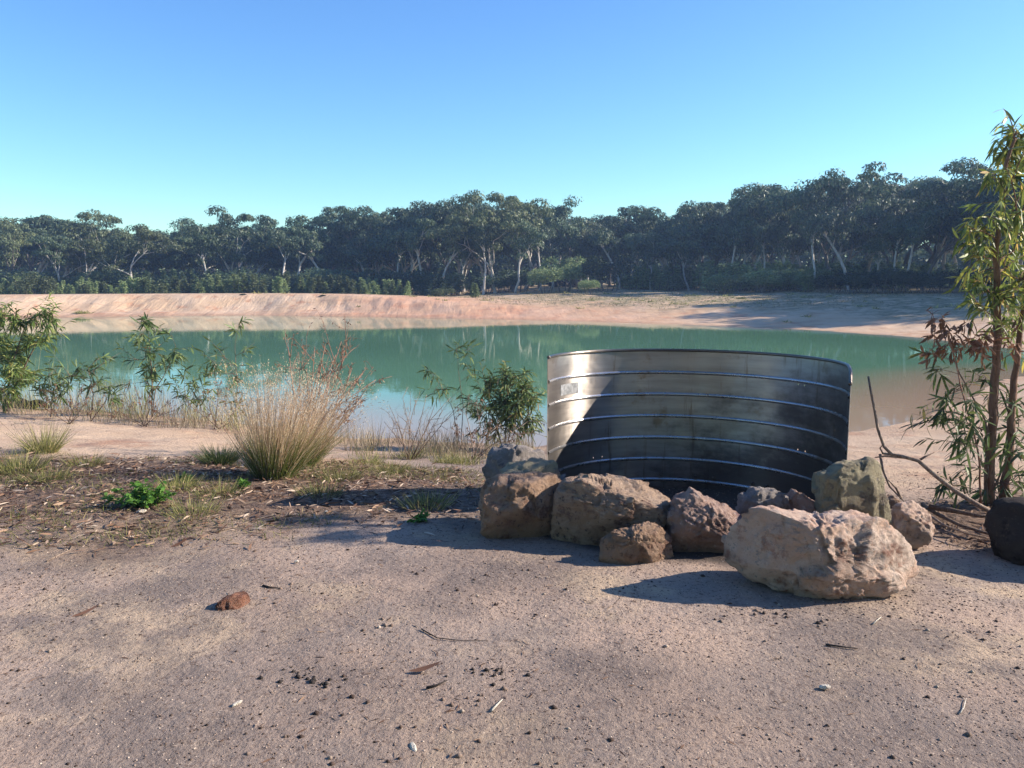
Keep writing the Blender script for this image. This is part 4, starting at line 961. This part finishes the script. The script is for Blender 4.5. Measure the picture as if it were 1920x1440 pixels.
# ------------------------------------------------------------ grasses
def tuft(base, n, rb, L, fan, lean, W, mat, label, cat='grass tuft', name='grass_tuft', group=None, bend=.35, seed=0, stems=0, sL=(0, 0), smat='straw'):
    gn = np.random.default_rng(seed+500); t = thing(name, base, label, cat, group)
    def blades(n, L, W, fan, bend, kind='grass', ns=5):
        r = rb*np.sqrt(gn.uniform(0, 1, n)); a = gn.uniform(0, 2*np.pi, n)
        pos = np.stack([r*np.cos(a), r*np.sin(a), np.full(n, -.01)], 1)
        d = np.stack([r/rb*np.cos(a)*fan+lean[0]+gn.normal(0, .20, n), r/rb*np.sin(a)*fan+lean[1]+gn.normal(0, .20, n), np.ones(n)], 1)
        return strips(pos, d, rand_dirs(n, -.1, .1, gn), gn.uniform(L[0], L[1], n), W, gn.uniform(0, bend, n), ns, kind)
    V, Fq = blades(n, L, W, fan, bend); q_ = int(n*.35); V3, F3 = blades(q_, (L[0]*.6, L[1]*1.05), W, fan*1.35, bend+.6); Fq = np.concatenate([Fq, F3+len(V)]); V = np.concatenate([V, V3]); tag(link('blades', mesh_np('blades', V, Fq), M[mat], t), kind='stuff')
    if stems:
        V, Fq = blades(stems, sL, W*1.25, fan*.9, .18, 'grass', 6)
        # seed heads
        tips = V.reshape(stems, 6, 2, 3)[:, -1].mean(1); pv = V.reshape(stems, 6, 2, 3)[:, -2].mean(1); k = 7
        P = np.repeat(tips, k, 0)+gn.normal(0, .012, (stems*k, 3)); dd = np.repeat(nrm(tips-pv), k, 0)+rand_dirs(stems*k)*.6
        V2, F2 = strips(P-dd*gn.uniform(0, .08, stems*k)[:, None], dd, rand_dirs(stems*k), .022, .005, .2, 3)
        pad = lambda V_, F_: (V_, F_)
        tag(link('seed_stems', mesh_np('seed_stems', np.concatenate([V, V2]), np.concatenate([Fq, F2+len(V)])), M[smat], t), kind='stuff')
    return t
b = gh(515, 893)
tuft(b, 1700, .17, (.25, .66), .42, (.14, 0), .0048, 'tuft', 'big tall grass tuft with greenish base and straw seed stems left of centre', stems=700, sL=(.65, 1.15), seed=1, smat='stem_straw')
b = gh(565, 872)
tuft(b, 600, .14, (.3, .78), .45, (.34, .0), .004, 'tuft', 'straw coloured half of the tall grass leaning right beside the green half', stems=420, sL=(.6, 1.1), seed=2, smat='stem_straw')
b = gh(412, 868); tuft(b, 600, .13, (.12, .30), .9, (0, 0), .005, 'wattle_dark', 'short dark green tuft at the left foot of the big tall tuft', seed=3)
b = gh(82, 848); tuft(b, 500, .12, (.12, .42), .8, (0, 0), .005, 'green_grass', 'small grass tuft with pale stems on the sand at far left', seed=4, stems=60, sL=(.3, .55))
b = gh(30, 882); tuft(b, 420, .22, (.1, .3), .9, (0, 0), .005, 'green_grass', 'low yellowish grass patch at the left edge', seed=5)
for (px, py, lab) in [(690, 870, 'low yellow grass right of the tall tuft'), (640, 900, 'low yellow grass in the litter below the straw half'), (600, 930, 'small yellow grass clump by the tip of the tank shadow'), (840, 868, 'low dry grass left of the shaded grey rock'),
                      (870, 870, 'dry grass clump nearest the rocks'), (160, 872, 'low grass between the two left tufts'), (330, 915, 'thin grass right of the green weed'), (410, 930, 'grass clump below the short dark tuft'), (770, 860, 'dry grass below the sparse sapling'), (735, 885, 'sparse yellow grass in the reddish litter'),
                      (90, 900, 'thin green grass at left in the litter'), (360, 965, 'thin grass at the lower edge of the litter'), (800, 950, 'weedy grass at the top of the left rock shadow')]:
    b = gh(px, py); tuft(b, 230, .16, (.06, .2), .9, (0, 0), .0045, 'green_grass', lab, seed=px, group='low grass clumps in the litter')
# dead reddish twiggy shrub
def dead_shrub(b, tips, label, seed, curl=True, mat='red_twig', th=.006):
    g = random.Random(seed); b = Vector(b); t = thing('dead_shrub', b, label, 'shrub'); mb = MB(); fr = []
    def br(p, c, r, dep):
        m_ = p.lerp(c, .5)+Vector((g.gauss(0, .06), g.gauss(0, .06), g.gauss(.02, .05)))*(c-p).length
        pts = [p, p.lerp(m_, .5), m_, m_.lerp(c, .5), c]; mb.tube(pts, [r, r*.85, r*.7, r*.55, r*.4], 4)
        if dep:
            for k in range(4):
                s = g.uniform(.3, 1); o = p.lerp(c, s); d = ((c-p).normalized()+Vector((g.gauss(0, .6), g.gauss(0, .6), g.gauss(.1, .5)))).normalized(); br(o, o+d*(c-p).length*g.uniform(.18, .4), r*.5, dep-1)
        elif curl:
            for k in range(3): fr.append((tuple(p.lerp(c, g.random())), tuple(Vector((g.gauss(0, 1), g.gauss(0, 1), g.gauss(-.3, 1))).normalized()), tuple(Vector((g.gauss(0, 1), g.gauss(0, 1), g.gauss(0, 1)))), g.uniform(.018, .04)))
    for (px, py) in tips: br(Vector((g.uniform(-.05, .05), g.uniform(-.05, .05), 0)), Vector(A(px, py, b.y+g.uniform(-.35, .35)))-b, th, 2)
    link('branches', mb.mesh('branches'), M[mat], t)
    if fr: individual_leaves(t, fr, M['dry_leaf'], 3.0, maxn=150)
b = gh(585, 862)
dead_shrub(b, [(560, 660), (590, 650), (610, 645), (630, 665), (650, 660), (660, 690), (680, 700), (690, 725), (672, 745), (640, 640), (575, 690), (620, 700), (540, 650), (705, 712), (655, 780), (600, 680), (640, 720)], 'reddish dead twiggy shrub behind the tall grass tuft', 31, th=.009)
b = gh(770, 862)
dead_shrub(b, [(730, 760), (755, 745), (780, 750), (800, 740), (815, 760), (745, 790), (830, 770), (720, 790), (770, 770), (845, 745), (860, 760)], 'grey bare twiggy shrub at the water edge left of the sparse sapling', 32, False, 'grey_stick')
b = gh(890, 862)
dead_shrub(b, [(870, 760), (895, 770), (910, 790), (850, 790), (880, 800), (930, 800), (990, 790), (975, 810)], 'low dead brush in front of the bushy wattle', 33, True, 'grey_stick')
b = gh(270, 800)
dead_shrub(b, [(230, 735), (255, 730), (280, 740), (300, 745), (320, 750), (210, 755), (340, 765), (190, 770)], 'dry twiggy brush at the foot of the upright sapling', 34, True, 'twig')
b = gh(130, 795)
dead_shrub(b, [(85, 745), (105, 735), (130, 730), (150, 735), (165, 745), (70, 755), (185, 755)], 'dry twiggy brush between the left bush and the low sapling', 35, True, 'twig')
b = gh(410, 805)
dead_shrub(b, [(370, 745), (390, 735), (410, 728), (430, 735), (455, 745), (355, 760), (470, 760)], 'dry twiggy brush just left of the tall tuft by the water', 36, True, 'twig')
# reeds / thin dry stems along the edge
def edge_grass(n, pxr, dr, L, mat, name, label, W=.006, bendm=.35, seed=0, zmax=.6):
    gn = np.random.default_rng(seed+900); X = []; Y = []
    shore = np.array([G(px, py, WZ)[:2] for px, py in shore_px[2:17]])
    px = gn.uniform(pxr[0], pxr[1], n); py = np.interp(px, [p[0] for p in shore_px[2:17]], [p[1] for p in shore_px[2:17]])
    P = np.array([G(a, b_, WZ)[:2] for a, b_ in zip(px, py)]); P[:, 1] -= gn.uniform(dr[0], dr[1], n)
    cl = fbm(P[:, 0]*2.1, P[:, 1]*1.1, seed, 4); k = cl > gn.uniform(-.12, .16, n); P = P[k]; n = len(P)
    z = hgt(P[:, 0], P[:, 1], False)
    V, Fq = strips(np.stack([P[:, 0], P[:, 1], z], 1), np.stack([gn.normal(0, .22, n), gn.normal(0, .22, n), np.ones(n)], 1), rand_dirs(n, -.1, .1, gn), gn.uniform(L[0], L[1], n)*(.6+.8*gn.random(n)**2), W, gn.uniform(0, bendm, n), 5, 'grass')
    tag(link(name, mesh_np(name, V, Fq), M[mat]), label, 'grass', None, 'stuff')
edge_grass(2600, (20, 480), (-.5, 1.6), (.2, .85), 'straw', 'dry_reeds', 'thin straw stems standing along the water edge at left', seed=1, W=.006)
edge_grass(2000, (20, 480), (-.5, 1.0), (.4, 1.1), 'green_grass', 'green_reeds', 'thin greenish stems standing along the water edge at left', seed=2)
edge_grass(3000, (690, 1000), (.1, 1.9), (.15, .5), 'straw', 'dry_shore_grass', 'pale dry grass along the shore between the tall tuft and the tank', seed=3, bendm=.5)
edge_grass(1300, (380, 720), (-.2, 1.2), (.15, .5), 'straw', 'dry_shore_grass', 'dry grass along the shore behind the tall tuft', seed=5, bendm=.5)
edge_grass(1600, (720, 1000), (.6, 2.6), (.08, .25), 'green_grass', 'low_shore_grass', 'low yellowing grass on the bank left of the tank', seed=6, bendm=.5)
# green weeds
def weed(px, py, n, r, h, lab, seed):
    b = gh(px, py); gn = np.random.default_rng(seed); t = thing('green_weed', b, lab, 'weed', 'green weeds in the litter'); fr = []; mb = MB()
    for k in range(max(4, n//14)):
        a = gn.uniform(0, 6.28); rr = r*gn.uniform(.1, 1); top = Vector((rr*math.cos(a), rr*math.sin(a)*.7, h*gn.uniform(.4, 1)*(1.1-rr/r*.5)))
        mb.tube([Vector((top.x*.3, top.y*.3, -.01)), top*.6, top], [.003, .0025, .0015], 4)
        for j in range(14):
            s = gn.uniform(.3, 1.05); p = top*s; d = rand_dirs(1, -.2, .8, gn)[0]; fr.append((tuple(p), tuple(d), tuple(rand_dirs(1, -.3, .3, gn)[0]), gn.uniform(.025, .06)))
    link('stalks', mb.mesh('stalks'), M['weed'], t); individual_leaves(t, fr, M['weed'], 4.0, maxn=120)
weed(268, 950, 800, .27, .19, 'bright green weed, largest one, spreading in the litter at left', 1)
weed(455, 915, 110, .10, .07, 'small bright weed right under the tall tuft', 2)
weed(792, 978, 90, .09, .05, 'tiny weed at the tip of the left rock shadow', 3)
weed(345, 903, 60, .07, .05, 'faint small weed between the big weed and the dark tuft', 4)

# ------------------------------------------------------------ litter, clods and grit (uncountable)
def scatter(n, xr, yr, dens):
    X = rng.uniform(*xr, n); Y = rng.uniform(*yr, n); k = rng.random(n) < dens(X, Y); X = X[k]; Y = Y[k]
    return X, Y, hgt(X, Y)
X, Y, Z = scatter(52000, (-7, 4.5), (4.6, 9.5), lambda x, y: litter_mask(x, y)**1.5*.62*(np.abs(x) < y*.75)*(.35+1.3*vn(x*2.3, y*2.3, 6)))
n = len(X); d = rand_dirs(n, -.05, .30)
V, Fq = strips(np.stack([X, Y, Z+rng.uniform(.002, .022, n)], 1), d, rand_dirs(n, -.4, .4), rng.uniform(.03, .11, n), rng.uniform(.006, .018, n), rng.uniform(-.1, .35, n), 4)
tag(link('leaf_litter', mesh_np('leaf_litter', V, Fq), M['litter']), 'brown leaf litter covering the ground between the bare soil and the water', 'leaf litter', None, 'stuff')
X, Y, Z = scatter(65000, (-8, 3.2), (4.7, 10.5), lambda x, y: litter_mask(x, y)*np.clip(fbm(x*1.1, y*1.4, 141, 3)*5+.4, 0, 1)*(np.abs(x) < y*.75))
n = len(X); V, Fq = strips(np.stack([X, Y, Z], 1), rand_dirs(n, .35, 1), rand_dirs(n, -.1, .1), rng.uniform(.03, .13, n), .005, rng.uniform(0, .6, n), 4, 'grass')
tag(link('ground_grass', mesh_np('ground_grass', V, Fq), M['green_grass']), 'short yellowish green grass growing through the leaf litter', 'grass', None, 'stuff')
X, Y, Z = scatter(26000, (-6, 5), (2.3, 8.5), lambda x, y: .22*(np.abs(x) < y*.72)*(.2+vn(x*1.6, y*1.6, 16)**2*1.5))
n = len(X); d = rand_dirs(n, -.02, .12)
V, Fq = strips(np.stack([X, Y, Z+.003], 1), d, rand_dirs(n, -.3, .3), rng.uniform(.012, .05, n), rng.uniform(.003, .008, n), 0, 3)
tag(link('bark_crumbs', mesh_np('bark_crumbs', V, Fq), M['litter']), 'scattered bark and leaf crumbs on the bare ground', 'leaf litter', None, 'stuff')
def clods(n, xr, yr, size, dens, name, label, mat, flat=.55):
    X, Y, Z = scatter(n, xr, yr, dens); n = len(X)
    ico = np.array([[1, 0, 0], [-1, 0, 0], [0, 1, 0], [0, -1, 0], [0, 0, 1], [0, 0, -1]], float)
    tri = np.array([[0, 2, 4], [2, 1, 4], [1, 3, 4], [3, 0, 4], [2, 0, 5], [1, 2, 5], [3, 1, 5], [0, 3, 5]])
    s = size[0]+(size[1]-size[0])*rng.random(n)**3.5
    a = rng.uniform(0, 6.28, n); V = ico[None]*rng.uniform(.6, 1.35, (n, 6, 1))*s[:, None, None]
    V[:, :, 2] *= flat; x = V[:, :, 0]*np.cos(a)[:, None]-V[:, :, 1]*np.sin(a)[:, None]; y = V[:, :, 0]*np.sin(a)[:, None]+V[:, :, 1]*np.cos(a)[:, None]
    V[:, :, 0] = x+X[:, None]; V[:, :, 1] = y+Y[:, None]; V[:, :, 2] += Z[:, None]+(s*.25*flat)[:, None]
    Fc = (np.arange(n)*6)[:, None, None]+tri[None]
    tag(link(name, mesh_np(name, V.reshape(-1, 3), Fc.reshape(-1, 3)), M[mat]), label, 'soil', None, 'stuff')
inview = lambda x, y: (np.abs(x) < y*.70+.1)
clods(150000, (-5, 5), (2.3, 7.0), (.0015, .006), lambda x, y: inview(x, y)*.75*(.25+1.2*vn(x*2.0, y*2.0, 26)), 'grit', 'coarse grit covering the bare ground', 'clod')
clods(15000, (-5, 5), (2.3, 7.0), (.003, .014), lambda x, y: inview(x, y)*np.clip(vn(x*1.4, y*1.9, 36)*1.7-.75, .05, 1)*.8, 'soil_clods', 'small dark clods of soil scattered over the bare ground', 'clod', .7)
M['crumb'] = leaf_mat('crumb', [(0, (.05, .035, .03)), (.6, (.11, .08, .065)), (1, (.22, .16, .13))], 0, .9, .1)
clods(90000, (-5, 5), (2.3, 6.0), (.002, .009), lambda x, y: inview(x, y)*np.clip(fbm(x*.9+5, y*1.3, 46, 4)*4+.1, 0, 1)*np.clip(fbm(x*5, y*6, 47, 3)*4+.45, .05, 1)*.6, 'dark_crumbs', 'drifts of fine dark crumbs on the bare ground', 'crumb', .6)
for (cx, cy, k) in [(575, 1270, 90), (920, 1262, 80), (880, 1310, 30), (195, 1075, 40), (540, 1110, 30), (700, 1170, 40), (1230, 1210, 40), (1455, 1150, 40)]:
    c = ground_hit(cx, cy); r_ = .15
    clods(k*4, (c[0]-r_*1.6, c[0]+r_*1.6), (c[1]-r_, c[1]+r_), (.003, .016), lambda x, y: np.exp(-(((x-c[0])/1.5)**2+(y-c[1])**2)/(r_*.5)**2)*(.3+1.2*vn(x*30, y*30, 5)), 'clod_heap', 'crumbled heap of dark clods on the bare ground', 'char' if cx in (575, 920) else 'clod', .8)

# ------------------------------------------------------------ haze
HAZE = 0.0009
if HAZE > 0:
    x0, x1, y0, y1, z0, z1 = -140, 140, -40, 150, -4.0, 22
    V = [(x, y, z) for x in (x0, x1) for y in (y0, y1) for z in (z0, z1)]
    Fq = [(0, 1, 3, 2), (4, 6, 7, 5), (0, 4, 5, 1), (2, 3, 7, 6), (0, 2, 6, 4), (1, 5, 7, 3)]
    m = bpy.data.materials.new('haze'); m.use_nodes = True; t = m.node_tree; t.nodes.clear()
    o = t.nodes.new('ShaderNodeOutputMaterial'); v = t.nodes.new('ShaderNodeVolumePrincipled')
    v.inputs['Color'].default_value = (.42, .62, 1, 1); v.inputs['Density'].default_value = HAZE; v.inputs['Anisotropy'].default_value = .2
    t.links.new(v.outputs[0], o.inputs['Volume'])
    hz = link('haze', mesh_np('haze', V, Fq), m); tag(hz, 'thin blue haze in the air', 'haze', None, 'stuff')
